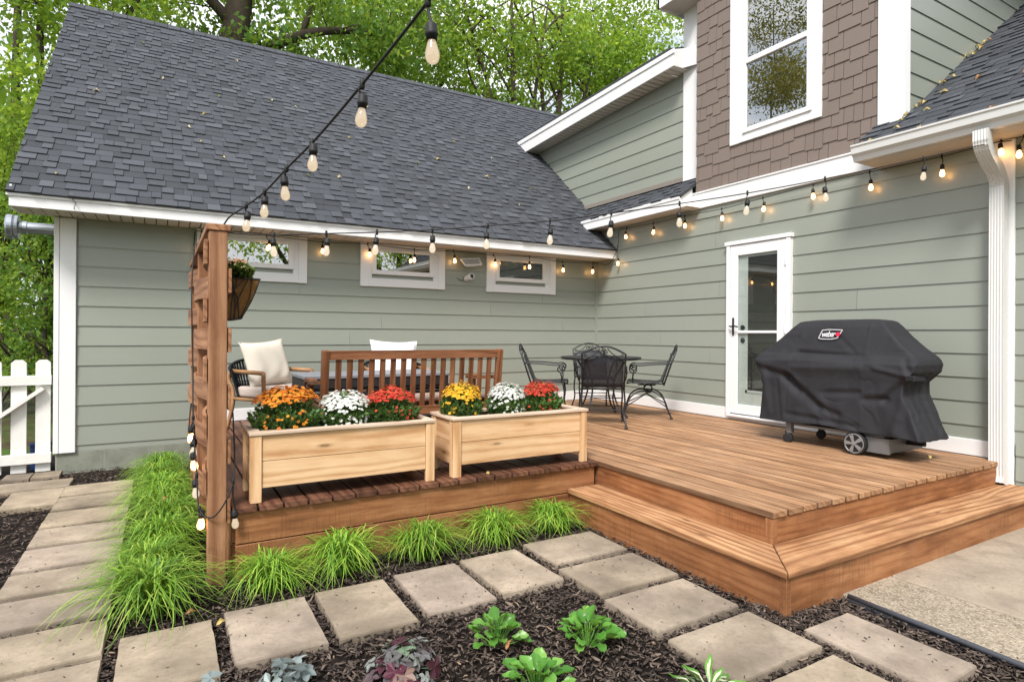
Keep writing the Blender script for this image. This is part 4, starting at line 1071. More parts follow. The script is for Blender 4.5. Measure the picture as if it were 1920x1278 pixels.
def segd(y_, z_, a, c):
    ax, az = a; dx, dz = c[0] - ax, c[1] - az; L2 = dx * dx + dz * dz
    t_ = np.clip(((y_ - ax) * dx + (z_ - az) * dz) / L2, -.0, 1.); ex, ez = y_ - (ax + t_ * dx), z_ - (az + t_ * dz)
    return np.hypot(ex, ez), (ex * dz - ez * dx) / math.sqrt(L2)
from mathutils import noise as mnoise
V = []; nr = 2 * (NF + NE)
for z_ in zs:
    P = ring(z_); yy = P[:, 1]; c_ = P.mean(0)
    nrm = P - np.roll(P, 1, 0); nrm = np.stack([nrm[:, 1], -nrm[:, 0]], 1); nrm /= np.linalg.norm(nrm, axis=1, keepdims=True) + 1e-9
    if np.dot(nrm[5], P[5] - c_) < 0: nrm = -nrm
    isf = np.arange(nr) < NF; disp = np.zeros(nr)
    for a, c, am, w in folds:
        w *= 1.35
        d_, sd = segd(yy, z_, a, c)
        disp += np.where(isf, 1.15 * am * (np.exp(-(d_ / w) ** 2) - .75 * np.exp(-((d_ / w) ** 2 + 1.2 * (sd / w - 1.3) ** 2) * .6)), 0)
    disp += np.where(isf, .004 * (np.exp(-((yy + 4.65) / .006) ** 2) + np.exp(-((yy + 3.97) / .006) ** 2)), 0)
    low = np.clip((1.15 - z_) / .5, 0, 1)
    disp += low * .008 * np.sin(np.arange(nr) * .33 + 2 * z_) * np.sin(np.arange(nr) * .071 + 1)
    en = (np.arange(nr) >= NF) & (np.arange(nr) < NF + NE)
    gat = np.clip(1 - abs(z_ - 1.10) / .16, 0, 1); kk = np.arange(nr) - NF
    disp += np.where(en, -.012 * gat + .007 * np.clip((1.25 - z_) * 5, 0, 1) * np.sin(kk * .55 + 3 * z_), 0)
    wob = np.zeros(nr)
    for i in range(nr):
        q = Vector((P[i, 0] * 4, yy[i] * 4.2, z_ * 3.2)); n1 = mnoise.noise(q); n2 = mnoise.noise(Vector((q.x * 2.2 + n1, q.y * 2.1 + 1.5 * n1, q.z * 1.7 + 9)))
        n3 = mnoise.noise(Vector((q.x * 1.3 + 4, q.y * 1.2 + .8 * q.z, q.z * .8 + n2)))
        wob[i] = .005 * n1 + .003 * n2 - .007 * max(0, .22 - abs(n3)) / .22 * (.4 + .6 * low)
    P = P + nrm * (disp + wob)[:, None]
    hem = .0 if z_ > .66 else (.66 - z_) / .045 * (.018 * np.exp(-((yy + 4.3) / .16) ** 2) * isf - .012 * np.exp(-((yy + 5.1) / .1) ** 2))
    for i in range(nr): V.append((P[i, 0], P[i, 1], z_ + (hem if np.isscalar(hem) else hem[i])))
F = [(j * nr + i, (j + 1) * nr + i, (j + 1) * nr + (i + 1) % nr, j * nr + (i + 1) % nr) for j in range(len(zs) - 1) for i in range(nr)]
F.append(tuple(range(nr)))
b = MB(); b.add(V, F); o = b.build('cover', M['cover'], gr, smooth=True, world=True)
md = o.modifiers.new('cloth', 'SOLIDIFY'); md.thickness = .004; md.offset = -1
# badge on the slope of the cover
fn = Vector((-.865 + .735, 0, 0)); 
Tb = frame((-.764, -4.215, 1.405), (0, -1, .01), (.26, 0, .97))
def outline(pts, w):
    q = MB(Tb)
    for i in range(len(pts)): q.bar((*pts[i], .012), (*pts[(i + 1) % len(pts)], .012), w, .004)
    return q
bw = [(.0, .0), (.03, -.008), (.12, -.010), (.175, .0), (.212, .074), (.09, .080), (.025, .074)]
q = outline(bw, .006); q.build('badge_outline', M['badge'], gr, world=True)
cu = bpy.data.curves.new('badge_text', 'FONT'); cu.body = 'weber'; cu.size = .078; cu.extrude = .0015; cu.shear = .22; cu.space_character = .86; cu.offset = .0012
to = bpy.data.objects.new('badge_text', cu); COL.objects.link(to)
bpy.context.view_layer.update()
me = bpy.data.meshes.new_from_object(to.evaluated_get(bpy.context.evaluated_depsgraph_get())); bpy.data.objects.remove(to)
me.materials.clear(); me.materials.append(M['badge']); me.name = 'badge_letters'
sx_ = .132 / max(v.co.x for v in me.vertices)
for v in me.vertices:
    c_ = Tb @ Vector((.022 + v.co.x * sx_, .012 + v.co.y * .98, .012 + v.co.z)); v.co = c_ - gr.location
lo = bpy.data.objects.new('badge_letters', me); COL.objects.link(lo); lo.parent = gr
q = MB(Tb @ Matrix.Translation((.176, .034, .012))); q.lathe([(.021, 0), (.021, .003), (0, .0035)], 20); q.build('badge_dot', M['red'], gr, world=True)
q = MB(); q.box(-.885, -.868, -5.075, -5.01, 1.075, 1.118); q.prism([(-.87, -5.055, 1.075), (-.62, -5.035, 1.070), (-.62, -5.035, 1.110), (-.87, -5.055, 1.118)], (0, .03, 0)); q.build('strap', M['cover'], gr, world=True, bevel=.002)
q = MB(); q.box(-.893, -.884, -5.065, -5.025, 1.082, 1.112); q.build('buckle', M['black'], gr, world=True)
for x_, y_ in ((-.80, -3.93), (-.34, -3.97)):
    q = MB(); q.cub((x_, y_ - .02, DZ + .145), (.045, .05, .11)); q.build('frame_leg', M['grey'], gr, world=True)
    q = MB(Matrix.Translation((x_, y_ + .0, DZ + .043)) @ Matrix.Rotation(R(25), 4, 'Z') @ Matrix.Rotation(R(90), 4, 'Y'))
    for s_ in (-1, 1): q.lathe([(.0, s_ * .008), (.034, s_ * .008), (.042, s_ * .012), (.042, s_ * .026), (.034, s_ * .030), (0, s_ * .030)][:: s_], 20)
    q.M = Matrix.Translation((x_, y_, DZ + .08)); q.box(-.022, .022, -.016, .016, -.03, .03); q.build('caster', M['black'], gr, world=True)
def wheel(x_, y_, name='wheel'):
    T = Matrix.Translation((x_, y_, DZ + .097)) @ Matrix.Rotation(R(-90), 4, 'Y')
    q = MB(T); q.lathe([(.070, -.05), (.088, -.05), (.096, -.044), (.0965, .0), (.094, .006), (.086, .010), (.070, .010)], 36); w_ = q.build('wheel', M['black'], gr, world=True)
    w_.data.polygons.foreach_set('use_smooth', [False] * len(w_.data.polygons))
    q = MB(T); q.lathe([(.0, .002), (.078, .002), (.084, .012), (.080, .015), (.074, .010), (.0, .009)], 36)
    for k in range(5):
        a = k * 2 * math.pi / 5 + .3; r0, r1 = .018, .074
        q.prism([(r0 * math.cos(a - .5), r0 * math.sin(a - .5), .008), (r1 * math.cos(a - .22), r1 * math.sin(a - .22), .008), (r1 * math.cos(a + .22), r1 * math.sin(a + .22), .008), (r0 * math.cos(a + .5), r0 * math.sin(a + .5), .008)], (0, 0, .010), rnd=.9)
    q.lathe([(.017, .008), (.016, .022), (0, .024)], 16)
    r_ = q.build('rim', M['rim'], w_); 
    for v in r_.data.vertices: v.co -= gr.location
wheel(-.865, -4.60); wheel(-.30, -4.62)
q = MB(); q.box(-.80, -.28, -3.95, -4.80, DZ + .165, DZ + .185); q.box(-.83, -.80, -4.86, -4.64, DZ + .04, DZ + .165); q.box(-.80, -.30, -4.86, -4.70, DZ + .05, DZ + .16); q.build('bottom_shelf', M['grey'], gr, world=True)
q = MB(); q.tube([(-.86, -4.60, DZ + .097), (-.28, -4.60, DZ + .097)], .010, 8); q.tube([(-.55, -4.86, DZ + .12), (-.55, -5.0, DZ + .125)], .02, 8); q.build('axle', M['black'], gr, world=True)

# ------------------------------------------------------------------ string lights
bulb_me = {}
def make_bulb(par, pos, mat, tilt=(0, 0)):
    """pear bulb hanging below its socket; pos = centre of the glass"""
    k = mat
    if k not in bulb_me:
        b = MB(); b.lathe([(.010, .038), (.0115, .030), (.0165, .014), (.0200, .000), (.0195, -.012), (.0145, -.023), (.006, -.028), (.0, -.029)], 16)
        g_ = b.build('bulb', M[mat], par, smooth=True)
        b = MB(); b.lathe([(.004, .082), (.010, .080), (.0155, .074), (.0165, .056), (.0178, .053), (.0178, .047), (.0155, .045), (.0145, .033), (.0, .033)], 14); s_ = b.build('socket', M['black'], g_, smooth=True)
        bulb_me[k] = (g_, s_)
    else:
        g0, s0 = bulb_me[k]; g_ = g0.copy(); COL.objects.link(g_); g_.parent = par; s_ = s0.copy(); COL.objects.link(s_); s_.parent = g_
    g_.location = Vector(pos) - par.location; g_.rotation_euler = (tilt[0], tilt[1], random.uniform(0, 6))
    return g_
def strand(label, wire, bulbs, mats, r=.0042, group='string lights over the deck', sag=.012, extra=(), tie=True):
    s_ = empty('string_light', wire[0], 0, label, 'string light', group)
    b = MB(); P = spline(wire, 6); b.tube(P, r, 7); arr = np.array(P)
    for e_ in extra: b.tube(spline(e_, 6), r * .9, 6)
    for i, p in enumerate(bulbs):
        m_ = mats[i % len(mats)] if isinstance(mats, (list, tuple)) else mats
        g_ = make_bulb(s_, p, m_, (random.uniform(-.12, .12), random.uniform(-.12, .12)))
        if tie:
            j = int(np.argmin(np.hypot(arr[:, 0] - p[0], arr[:, 1] - p[1]) + (.15 * np.abs(arr[:, 2] - p[2] - .2)))); q_ = arr[j]
            t0 = np.array(p) + np.array((0, 0, .078))
            b.tube(spline([tuple(q_), tuple((q_ + t0) / 2 + np.array((random.uniform(-.008, .008), random.uniform(-.008, .008), 0))), tuple(t0)], 4), r * .85, 6)
            b.lathe([(r * .6, -.018), (r * 1.9, -.012), (r * 1.9, .014), (r * .6, .02)], 8, Matrix.Translation(q_))
    b.build('wire', M['black'], s_, smooth=True, world=True)
    return s_
strand('string light rising from the screen post towards the viewer, pale bulbs against the roof',
       [(-5.65, -3.70, 2.045), (-5.62, -3.75, 2.09), (-5.575, -4.11, 2.092), (-5.53, -4.43, 2.105), (-5.49, -4.78, 2.14), (-5.44, -5.15, 2.182), (-5.39, -5.57, 2.245), (-5.34, -6.01, 2.322), (-5.26, -6.7, 2.46), (-5.15, -7.7, 2.70)],
       [(-5.573, -4.10, 1.985), (-5.53, -4.42, 2.01), (-5.49, -4.75, 2.035), (-5.45, -5.11, 2.085), (-5.39, -5.56, 2.135), (-5.335, -6.03, 2.175)], 'clear0', .0047)
strand('string light of white bulbs sagging from the screen post to the downspout eave',
       [(-5.61, -3.66, 2.03), (-5.6, -3.73, 2.0), (-5.39, -3.79, 2.0), (-5.11, -3.88, 2.02), (-4.83, -3.97, 2.04), (-4.51, -4.07, 2.07), (-4.18, -4.18, 2.11), (-3.79, -4.3, 2.16), (-3.39, -4.43, 2.23), (-2.92, -4.58, 2.32), (-2.43, -4.74, 2.42), (-1.83, -4.93, 2.56), (-1.01, -5.19, 2.77), (-.49, -5.35, 2.91), (-.12, -5.41, 2.99)],
       [(-5.39, -3.79, 1.90), (-5.11, -3.88, 1.915), (-4.84, -3.97, 1.93), (-4.51, -4.07, 1.955), (-4.19, -4.18, 1.99), (-3.79, -4.3, 2.035), (-3.4, -4.43, 2.10), (-2.92, -4.58, 2.19), (-2.44, -4.74, 2.295), (-1.82, -4.93, 2.425), (-1.01, -5.19, 2.63)], 'clearb', .0038)
wa = [(-5.64, -.10, 2.54), (-5.26, -.10, 2.55), (-4.91, -.10, 2.555), (-4.27, -.10, 2.53), (-3.72, -.10, 2.55), (-3.1, -.1, 2.53), (-2.54, -.1, 2.55), (-1.92, -.1, 2.54), (-1.32, -.1, 2.555), (-.73, -.1, 2.525), (-.15, -.1, 2.55), (-.06, -.35, 2.51), (-.06, -.53, 2.66), (-.055, -.58, 2.80), (-.06, -.60, 2.98), (-.06, -.77, 2.995), (-.06, -1.32, 2.98), (-.06, -1.9, 2.985), (-.06, -2.5, 2.97), (-.06, -3.08, 2.99), (-.06, -3.69, 3.015), (-.06, -4.27, 3.01), (-.06, -4.89, 3.005), (-.06, -5.22, 3.02), (-.06, -5.47, 3.02), (-.06, -6.2, 3.0), (-.06, -7.0, 3.0)]
strand('string light fixed along the walls under the eaves with warm glowing bulbs', wa,
       [(-5.60, -.08, 2.33), (-4.88, -.085, 2.42), (-4.27, -.085, 2.42), (-3.69, -.085, 2.42), (-3.1, -.1, 2.39), (-2.51, -.085, 2.42), (-1.88, -.085, 2.41), (-1.32, -.1, 2.41), (-.71, -.085, 2.40), (-.15, -.085, 2.41),
        (-.08, -.60, 2.49), (-.075, -.77, 2.865), (-.075, -1.34, 2.85), (-.075, -1.92, 2.85), (-.075, -2.52, 2.85), (-.075, -3.10, 2.86), (-.075, -3.70, 2.885), (-.075, -4.29, 2.855), (-.075, -4.90, 2.85), (-.085, -5.33, 2.92), (-.08, -5.445, 2.875)], 'warm', .0042, sag=0)
strand('looped string light hanging down the outer side of the privacy screen', [(-5.77, -3.05, 2.0), (-5.79, -3.2, 1.7), (-5.785, -3.3, 1.2), (-5.79, -3.5, .92), (-5.775, -3.62, .6), (-5.765, -3.72, .43), (-5.70, -3.80, .40), (-5.62, -3.80, .52), (-5.588, -3.74, .66), (-5.585, -3.6, .95)],
       [(-5.80, -3.5, .80), (-5.79, -3.52, .72), (-5.785, -3.54, .645), (-5.78, -3.62, .50), (-5.758, -3.72, .345), (-5.587, -3.78, .34)], ['warm', 'clearb', 'warm', 'clearb', 'warm', 'clear0'], .0045, extra=[[(-5.80, -3.45, 1.0), (-5.81, -3.5, .88), (-5.80, -3.52, .74)]])
b = MB(); b.tube(spline([(-5.64, -.03, 2.54), (-5.655, -.03, 2.2), (-5.64, -.03, 1.8), (-5.65, -.03, 1.3), (-5.635, -.03, .97), (-5.65, -.03, .6), (-5.63, -.03, .3)], 6), .006, 6); b.box(-5.665, -5.625, -.055, -.02, 2.05, 2.14)
tag(b.build('power_cable', M['black'], smooth=False), 'thin black cable hanging down the green siding behind the screen', 'cable')
b = MB(); b.tube(spline([(-6.70, -.47, 2.74), (-6.685, -.49, 2.68), (-6.665, -.485, 2.65), (-6.68, -.46, 2.60), (-6.69, -.04, 2.55), (-6.695, -.03, 2.2), (-6.70, -.02, 1.6), (-6.70, -.02, .9)], 6), .004, 6); b.box(-6.715, -6.68, -.492, -.475, 2.70, 2.745)
tag(b.build('antenna_cable', M['grey'], smooth=False), 'thin grey cable clipped over the fascia beside the left corner board', 'cable')
# ------------------------------------------------------------------ sedge clumps
def blades(n, Rr, H, seed, lean=(0, 0)):
    g = np.random.default_rng(seed); S = 7
    az = g.uniform(0, 2 * np.pi, n); L = Rr * g.uniform(.25, 1.15, n) ** .8; h = H * g.uniform(.55, 1.15, n) * (1.05 - .15 * (L / Rr)); w = g.uniform(.0026, .0050, n)
    b0 = g.normal(size=(n, 2)) * .036; tw = g.normal(size=n) * .5; drop = g.uniform(.45, 1.12, n)
    t_ = np.linspace(0, 1, S)[None]
    r_ = L[:, None] * (t_ ** 1.25); z_ = h[:, None] * (np.sin(np.minimum(t_ * 1.0, 1) * np.pi * (.50 + .42 * drop[:, None])) ** .85)
    a_ = az[:, None] + tw[:, None] * t_ ** 2 * .6
    x_ = b0[:, :1] + r_ * np.cos(a_) + lean[0] * t_ ** 2; y_ = b0[:, 1:] + r_ * np.sin(a_) + lean[1] * t_ ** 2
    px, py = -np.sin(a_), np.cos(a_); ww = w[:, None] * (1 - .9 * t_ ** 3)
    A = np.stack([x_ + px * ww, y_ + py * ww, z_ + .004], 2); B = np.stack([x_ - px * ww, y_ - py * ww, z_ + .004], 2)
    V = np.stack([A, B], 2).reshape(-1, 3)
    base = (np.arange(n) * 2 * S)[:, None, None]; k = np.arange(S - 1)[None, :, None] * 2
    F = (base + k + np.array([0, 1, 3, 2])[None, None]).reshape(-1, 4)
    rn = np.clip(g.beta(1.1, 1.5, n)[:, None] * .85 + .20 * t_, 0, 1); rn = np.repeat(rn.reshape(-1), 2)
    return V, F, rn
protos = []
def sedge(x, y, label, k, s=1., rz=None, first=None):
    if k < len(protos): o = protos[k].copy(); COL.objects.link(o)
    else:
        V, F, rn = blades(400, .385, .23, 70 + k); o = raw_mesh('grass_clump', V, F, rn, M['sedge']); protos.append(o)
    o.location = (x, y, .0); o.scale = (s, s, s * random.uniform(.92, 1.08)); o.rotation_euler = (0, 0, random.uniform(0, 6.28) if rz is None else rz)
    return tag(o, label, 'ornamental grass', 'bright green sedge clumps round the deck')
LS = [(-5.93, -.72, 'grass clump farthest back against the green wall, left of the screen', .92),
      (-5.95, -1.18, 'grass clump second from the wall in the left border', .95),
      (-5.93, -1.66, 'grass clump third from the wall in the left border', 1.),
      (-5.95, -2.12, 'grass clump in the middle of the left border, fourth from the wall', 1.),
      (-5.93, -2.58, 'grass clump fifth from the wall in the left border', 1.),
      (-5.95, -3.05, 'grass clump left of the screen beside the hanging bulbs', 1.),
      (-5.99, -3.50, 'grass clump just left of the screen post foot', .9),
      (-5.99, -3.99, 'big grass clump at the outer corner, spilling over the bend in the path', 1.05),
      (-5.43, -3.98, 'grass clump right at the foot of the screen post, in front of the deck', .80),
      (-5.02, -3.93, 'grass clump below the middle of the left planter', .90),
      (-4.50, -3.93, 'grass clump below the gap between the two planters', .85),
      (-3.98, -3.92, 'grass clump below the right planter', .85),
      (-3.50, -3.90, 'grass clump in the corner between deck and step', .82)]
for i, (x, y, l, s) in enumerate(LS): sedge(x, y, l, i % 5, s)

# ------------------------------------------------------------------ bed plants
def leaf_grid(L, W, cup=.25, arch=.35, nl=6, nw=4, lobes=0):
    V = []
    for i in range(nl + 1):
        f = i / nl; w = W * (max(0, math.sin(math.pi * (f * .97 + .02))) ** .55) * (.62 + .75 * f - .35 * f * f)
        for j in range(nw + 1):
            u = 2 * j / nw - 1; ww = w
            V.append((L * f * (1 - .12 * arch * f), u * ww / 2, cup * W * (abs(u) ** 1.5) * .5 + L * (arch * (f - 1.25 * f * f)) + .006 * math.sin(f * 9 + u * 3) * abs(u)))
    F = [(i * (nw + 1) + j, i * (nw + 1) + j + 1, (i + 1) * (nw + 1) + j + 1, (i + 1) * (nw + 1) + j) for i in range(nl) for j in range(nw)]
    return V, F
def hosta(x, y, label, n=34, sz=1., seed=1, white=False, rr=.16):
    g = random.Random(seed)
    h_ = empty('hosta_plant', (x, y, .0), 0, label, 'plant', None if white else 'small hostas in the mulch bed')
    b = MB(); c_ = MB(); st = MB()
    for k in range(n):
        ring_ = k / n; az = k * 2.39996 + g.uniform(-.3, .3); el = R(50 - 46 * ring_ ** .6 + g.uniform(-14, 14))
        L = sz * g.uniform(.062, .092); W = L * g.uniform(.66, .84) * (.55 if white else 1)
        if white: L *= 1.35
        r0 = rr * sz * (.06 + .66 * ring_ ** .8); z0 = sz * (.105 - .065 * ring_) + g.uniform(-.012, .02)
        T = Matrix.Translation((r0 * math.cos(az), r0 * math.sin(az), max(.02, z0))) @ Matrix.Rotation(az + g.uniform(-.3, .3), 4, 'Z') @ Matrix.Rotation(-el, 4, 'Y') @ Matrix.Rotation(g.uniform(-.4, .4), 4, 'X')
        V, F = leaf_grid(L, W, g.uniform(.2, .55), g.uniform(.0, .28))
        b.M = T; b.add(V, F, None, min(1, max(0, g.gauss(.5, .24))))
        if white:
            c_.M = T; V2, F2 = leaf_grid(L * .9, W * .45, .3, .3); c_.add([(p, q, r_ + .004) for p, q, r_ in V2], F2, None, g.random())
        st.tube([(r0 * .15 * math.cos(az), r0 * .15 * math.sin(az), 0), (r0 * .7 * math.cos(az), r0 * .7 * math.sin(az), z0 * .6), tuple(T.translation)], .0028, 5)
    b.build('leaves', M['hosta'], h_, smooth=True); st.build('stem', M['hosta'], h_)
    if white: c_.build('leaf_markings', M['hostaw'], h_, smooth=True)
    return h_
hosta(-4.62, -5.12, 'round leaved green hosta in the middle of the mulch bed', 27, .86, 3)
hosta(-4.26, -5.33, 'round leaved green hosta nearest to the stepping stones on the right of the bed', 29, .92, 5)
hosta(-4.66, -5.52, 'round leaved green hosta cut off by the bottom edge of the photo', 28, .90, 8)
hosta(-4.16, -5.95, 'hosta with white centred pointed leaves at the bottom edge of the photo', 16, 1., 9, True, .10)
def heuchera(x, y, mat, label, n=70, rad=.17, seed=2):
    g = random.Random(seed); h_ = empty('coral_bells', (x, y, 0), 0, label, 'plant'); b = MB(); st = MB()
    for k in range(n):
        f = math.sqrt((k + .5) / n); az = k * 2.39996 + g.uniform(-.3, .3); r0 = rad * f * g.uniform(.85, 1.05); z0 = .105 * (1 - .6 * f * f) + g.uniform(-.03, .03)
        s = g.uniform(.022, .044); V = [(0, 0, .004)]; m_ = 21
        for i in range(m_):
            a = -2.75 + 5.5 * i / (m_ - 1); lob = 1 + .18 * math.cos(a * 5.7) + .05 * math.cos(a * 17)
            V.append((s * lob * math.cos(a), s * lob * math.sin(a), s * (.22 * math.sin(a * 2.8) ** 2 + g.uniform(-.07, .07))))
        T = Matrix.Translation((r0 * math.cos(az) + g.gauss(0, .012), r0 * math.sin(az) + g.gauss(0, .012), max(.015, z0))) @ Matrix.Rotation(az, 4, 'Z') @ Matrix.Rotation(R(5 + 40 * f + g.uniform(-38, 38)), 4, 'Y') @ Matrix.Rotation(g.uniform(-.4, .4), 4, 'X')
        b.M = T; b.add(V, [(0, i, i + 1) for i in range(1, m_)], None, g.random())
        st.tube([(0, 0, 0), (r0 * .6 * math.cos(az), r0 * .6 * math.sin(az), z0 * .7), tuple(T.translation)], .0016, 4)
    b.build('leaves', M[mat], h_); st.build('stem', M['heu'], h_)
heuchera(-5.08, -5.15, 'heu', 'purple and silver leaved coral bells in the mulch bed', 62, .165, 2)
heuchera(-5.53, -5.06, 'heub', 'small blue grey leaved plant at the bottom edge beside the second stepping stone', 26, .085, 4)
heuchera(-5.78, -5.02, 'heub', 'tiny blue grey seedling beside the stepping stones at the bottom edge', 8, .04, 6)

# ------------------------------------------------------------------ mulch chips
def chips(n, x0, x1, y0, y1, smin, smax, seed, zmax=.02):
    g = np.random.default_rng(seed)
    pos = np.stack([g.uniform(x0, x1, n), g.uniform(y0, y1, n), g.uniform(-.008, zmax, n)], 1)
    ln = smin + (smax - smin) * g.beta(1.3, 3.2, n); wd = ln * g.uniform(.07, .26, n) + .003; th = wd * g.uniform(.18, .5, n)
    az = g.uniform(0, 2 * np.pi, n); pi_ = g.normal(size=n) * .24; ro = g.normal(size=n) * .5
    bend = g.normal(size=n) * .12
    tpl = np.array([(sx, sy * (1 if abs(sx) < .2 else .55), sz) for sx in (-.5, 0., .5) for sy, sz in ((-.5, -.5), (.5, -.5), (.5, .5), (-.5, .5))])
    X = tpl[None, :, 0] * ln[:, None]; Y = tpl[None, :, 1] * wd[:, None] * g.uniform(.7, 1.3, (n, 12)); Z = tpl[None, :, 2] * th[:, None] + bend[:, None] * ln[:, None] * (tpl[None, :, 0] ** 2) * 4
    cr, sr = np.cos(ro)[:, None], np.sin(ro)[:, None]; Y, Z = Y * cr - Z * sr, Y * sr + Z * cr
    cp, sp = np.cos(pi_)[:, None], np.sin(pi_)[:, None]; X, Z = X * cp - Z * sp, X * sp + Z * cp
    ca, sa = np.cos(az)[:, None], np.sin(az)[:, None]; X, Y = X * ca - Y * sa, X * sa + Y * ca
    V = np.stack([X, Y, Z], 2) + pos[:, None, :]
    f = np.array([(0, 1, 2, 3)] + [(4 * s + j, 4 * s + 4 + j, 4 * s + 4 + (j + 1) % 4, 4 * s + (j + 1) % 4) for s in (0, 1) for j in range(4)] + [(11, 10, 9, 8)])
    F = f[None] + (np.arange(n) * 12)[:, None, None]
    return V.reshape(-1, 3), F.reshape(-1, 4), np.repeat(g.beta(1.6, 2.0, n), 12)
parts = [chips(15000, -6.3, -3.0, -6.3, -4.7, .013, .068, 1), chips(9000, -6.2, -3.2, -4.75, -3.65, .013, .068, 2), chips(3500, -3.4, -2.72, -6.5, -5.45, .013, .068, 3), chips(5200, -7.6, -6.1, -5.2, -2.0, .013, .068, 4), chips(4500, -7.6, -5.6, -2.0, -.02, .014, .06, 5)]
for n_, x0, x1, y0, y1, sd in ((70, -6.68, -6.2, -4.8, -.8, 11), (60, -6.1, -4.0, -4.75, -4.25, 12), (60, -3.9, -3.35, -6.3, -4.15, 13), (16, -3.28, -3.0, -6.3, -5.8, 14), (40, -2.7, -.5, -7.0, -5.7, 15)):
    dv, df, dr = chips(n_, x0, x1, y0, y1, .006, .028, sd, .001); dv[:, 2] = np.abs(dv[:, 2]) * .3 + (.037 if sd < 15 else .026); parts.append((dv, df, dr))
V = np.vstack([p[0] for p in parts]); o_ = 0; Fs = []
for p in parts: Fs.append(p[1] + o_); o_ += len(p[0])
o = raw_mesh('mulch', V, np.vstack(Fs), np.concatenate([p[2] for p in parts]), M['chip']); tag(o, 'dark brown shredded bark mulch between the stepping stones', 'mulch', kind='stuff')

# ------------------------------------------------------------------ fallen leaves
lv, lf = leaf_grid(.055, .024, .5, .6, 5, 4)
fm = None
def fallen(p, nrm, label, group, s=1., cv=None):
    global fm
    b = MB(); b.add(lv, lf, None, random.random() if cv is None else cv)
    o = b.build('fallen_leaf', M['fallen'], smooth=True)
    z = Vector(nrm).normalized(); x = Vector((random.gauss(0, 1), random.gauss(0, 1), random.gauss(0, 1))); x = (x - z * x.dot(z)).normalized(); y = z.cross(x)
    m = Matrix((x, y, z)).transposed().to_4x4(); m.translation = Vector(p) + z * .022
    o.matrix_world = m @ Matrix.Rotation(random.uniform(-.4, .4), 4, 'X') @ Matrix.Scale(s, 4)
    return tag(o, label, 'leaf', group)
nA = (0, -math.sin(thA), math.cos(thA))
spots = [(-6.85, -.22), (-6.62, 1.45), (-6.2, 3.0), (-5.95, 2.1), (-4.95, 3.1), (-5.25, 1.9), (-5.45, 1.35), (-5.65, .95), (-5.55, .68), (-5.3, .42), (-4.0, .35), (-4.35, .30), (-4.55, 2.0), (-4.2, 1.95), (-3.6, 1.35), (-2.65, 1.0), (-2.2, 1.2), (-2.0, .55), (-1.7, 1.8), (-1.55, .9), (-1.1, 1.5), (-1.3, .3), (-.8, .75), (-3.0, 2.4)]
for u, v in spots: fallen((u, v, 2.712 + (v + .49) * SA), nA, 'small fallen leaf lying on the big dark shingle roof', 'fallen leaves on the big roof', random.uniform(.8, 1.6), random.choice([.25, .5, .6, .65, .7, .98]))
nB = (-math.sin(thB), 0, math.cos(thB))
g = random.Random(4)
for k in range(46):
    if k < 24: u = g.uniform(-.3, 1.9); y = -4.57 - abs(g.gauss(0, .035))
    elif k < 36: u = g.uniform(-.2, 1.6); y = g.uniform(-6.2, -4.7)
    else: u = None; y = g.uniform(-5.5, -4.4)
    if u is None: fallen((-.43, y, 3.165), (0, 0, 1), 'small fallen leaf caught in the white gutter', 'fallen leaves in the gutter', g.uniform(.7, 1.2), g.choice([.2, .4, .88]))
    else: fallen((u, y, 3.46 + u * SB), nB, 'small yellow or brown fallen leaf on the right hand roof beside the dormer', 'fallen leaves on the right roof', g.uniform(.8, 1.5), g.choice([.1, .3, .45, .88, .92]))
for p, l in (((-5.73, -4.42, .045), 'yellow leaf on the mulch between the first two stepping stones'), ((-5.85, -4.24, .05), 'orange brown leaf caught in the corner grass clump'), ((-5.9, -2.55, .22), 'brown leaf lying on the left border grass'), ((-4.0, -4.02, .13), 'orange leaf caught in the grass below the right planter'), ((-4.6, -5.2, .035), 'yellow brown leaf beside the middle hosta'), ((-.62, -5.05, .45), 'yellow leaf on the deck below the grill cover by the baseboard'), ((-3.9, -3.66, .405), 'curled pale leaf on the deck edge between the planters')):
    fallen(p, (0, -.3, 1), l, None, 1., .88 if 'brown' in l else .35)

# ------------------------------------------------------------------ gate, chain link fence, tote
gt = empty('picket_gate', (-7.3, .06, 0), 0, 'weathered white picket gate with diagonal brace beside the house corner', 'gate')
b = MB()
for k in range(5):
    x1 = -6.915 - k * .192; x0 = x1 - .122; z0, z1 = .025, 1.145; c = .03
    b.prism([(x0, .05, z0), (x1, .05, z0), (x1, .05, z1 - c), (x1 - c, .05, z1), (x0 + c, .05, z1), (x0, .05, z1 - c)], (0, .022, 0))
b.build('picket', M['white_old'], gt, world=True, bevel=.002)
b = MB(); b.box(-7.85, -6.905, .012, .049, .895, .99); b.build('rail', M['white_old'], gt, world=True, bevel=.003)
b = MB(); b.box(-7.85, -6.905, .012, .049, .115, .215); b.build('rail', M['white_old'], gt, world=True, bevel=.003)
b = MB(); b.bar((-6.97, .03, .865), (-7.75, .03, .25), .036, .10, up=(0, 1, 0)); b.build('brace', M['white_old'], gt, world=True)
cl = empty('chain_link_fence', (-9, 6, 0), 0, 'grey chain link fence among the shrubs beyond the gate', 'fence')
b = MB(); b.tube([(-14, 5.2, 1.12), (-6.6, 6.2, 1.12)], .02, 6); b.build('rail', M['grey'], cl, world=True)
for f in (0., .33, .66, 1.):
    b = MB(); b.tube([(-14 + 7.4 * f, 5.2 + f, 0), (-14 + 7.4 * f, 5.2 + f, 1.18)], .028, 6); b.build('post', M['grey'], cl, world=True)
b = MB()
for k in range(70):
    x = -10.8 + k * .06; y = 5.2 + (x + 14) / 7.4
    for s in (-1, 1): b.tube([(x, y, 0.02), (x + s * .55, y + s * .07, 1.1)], .003, 3)
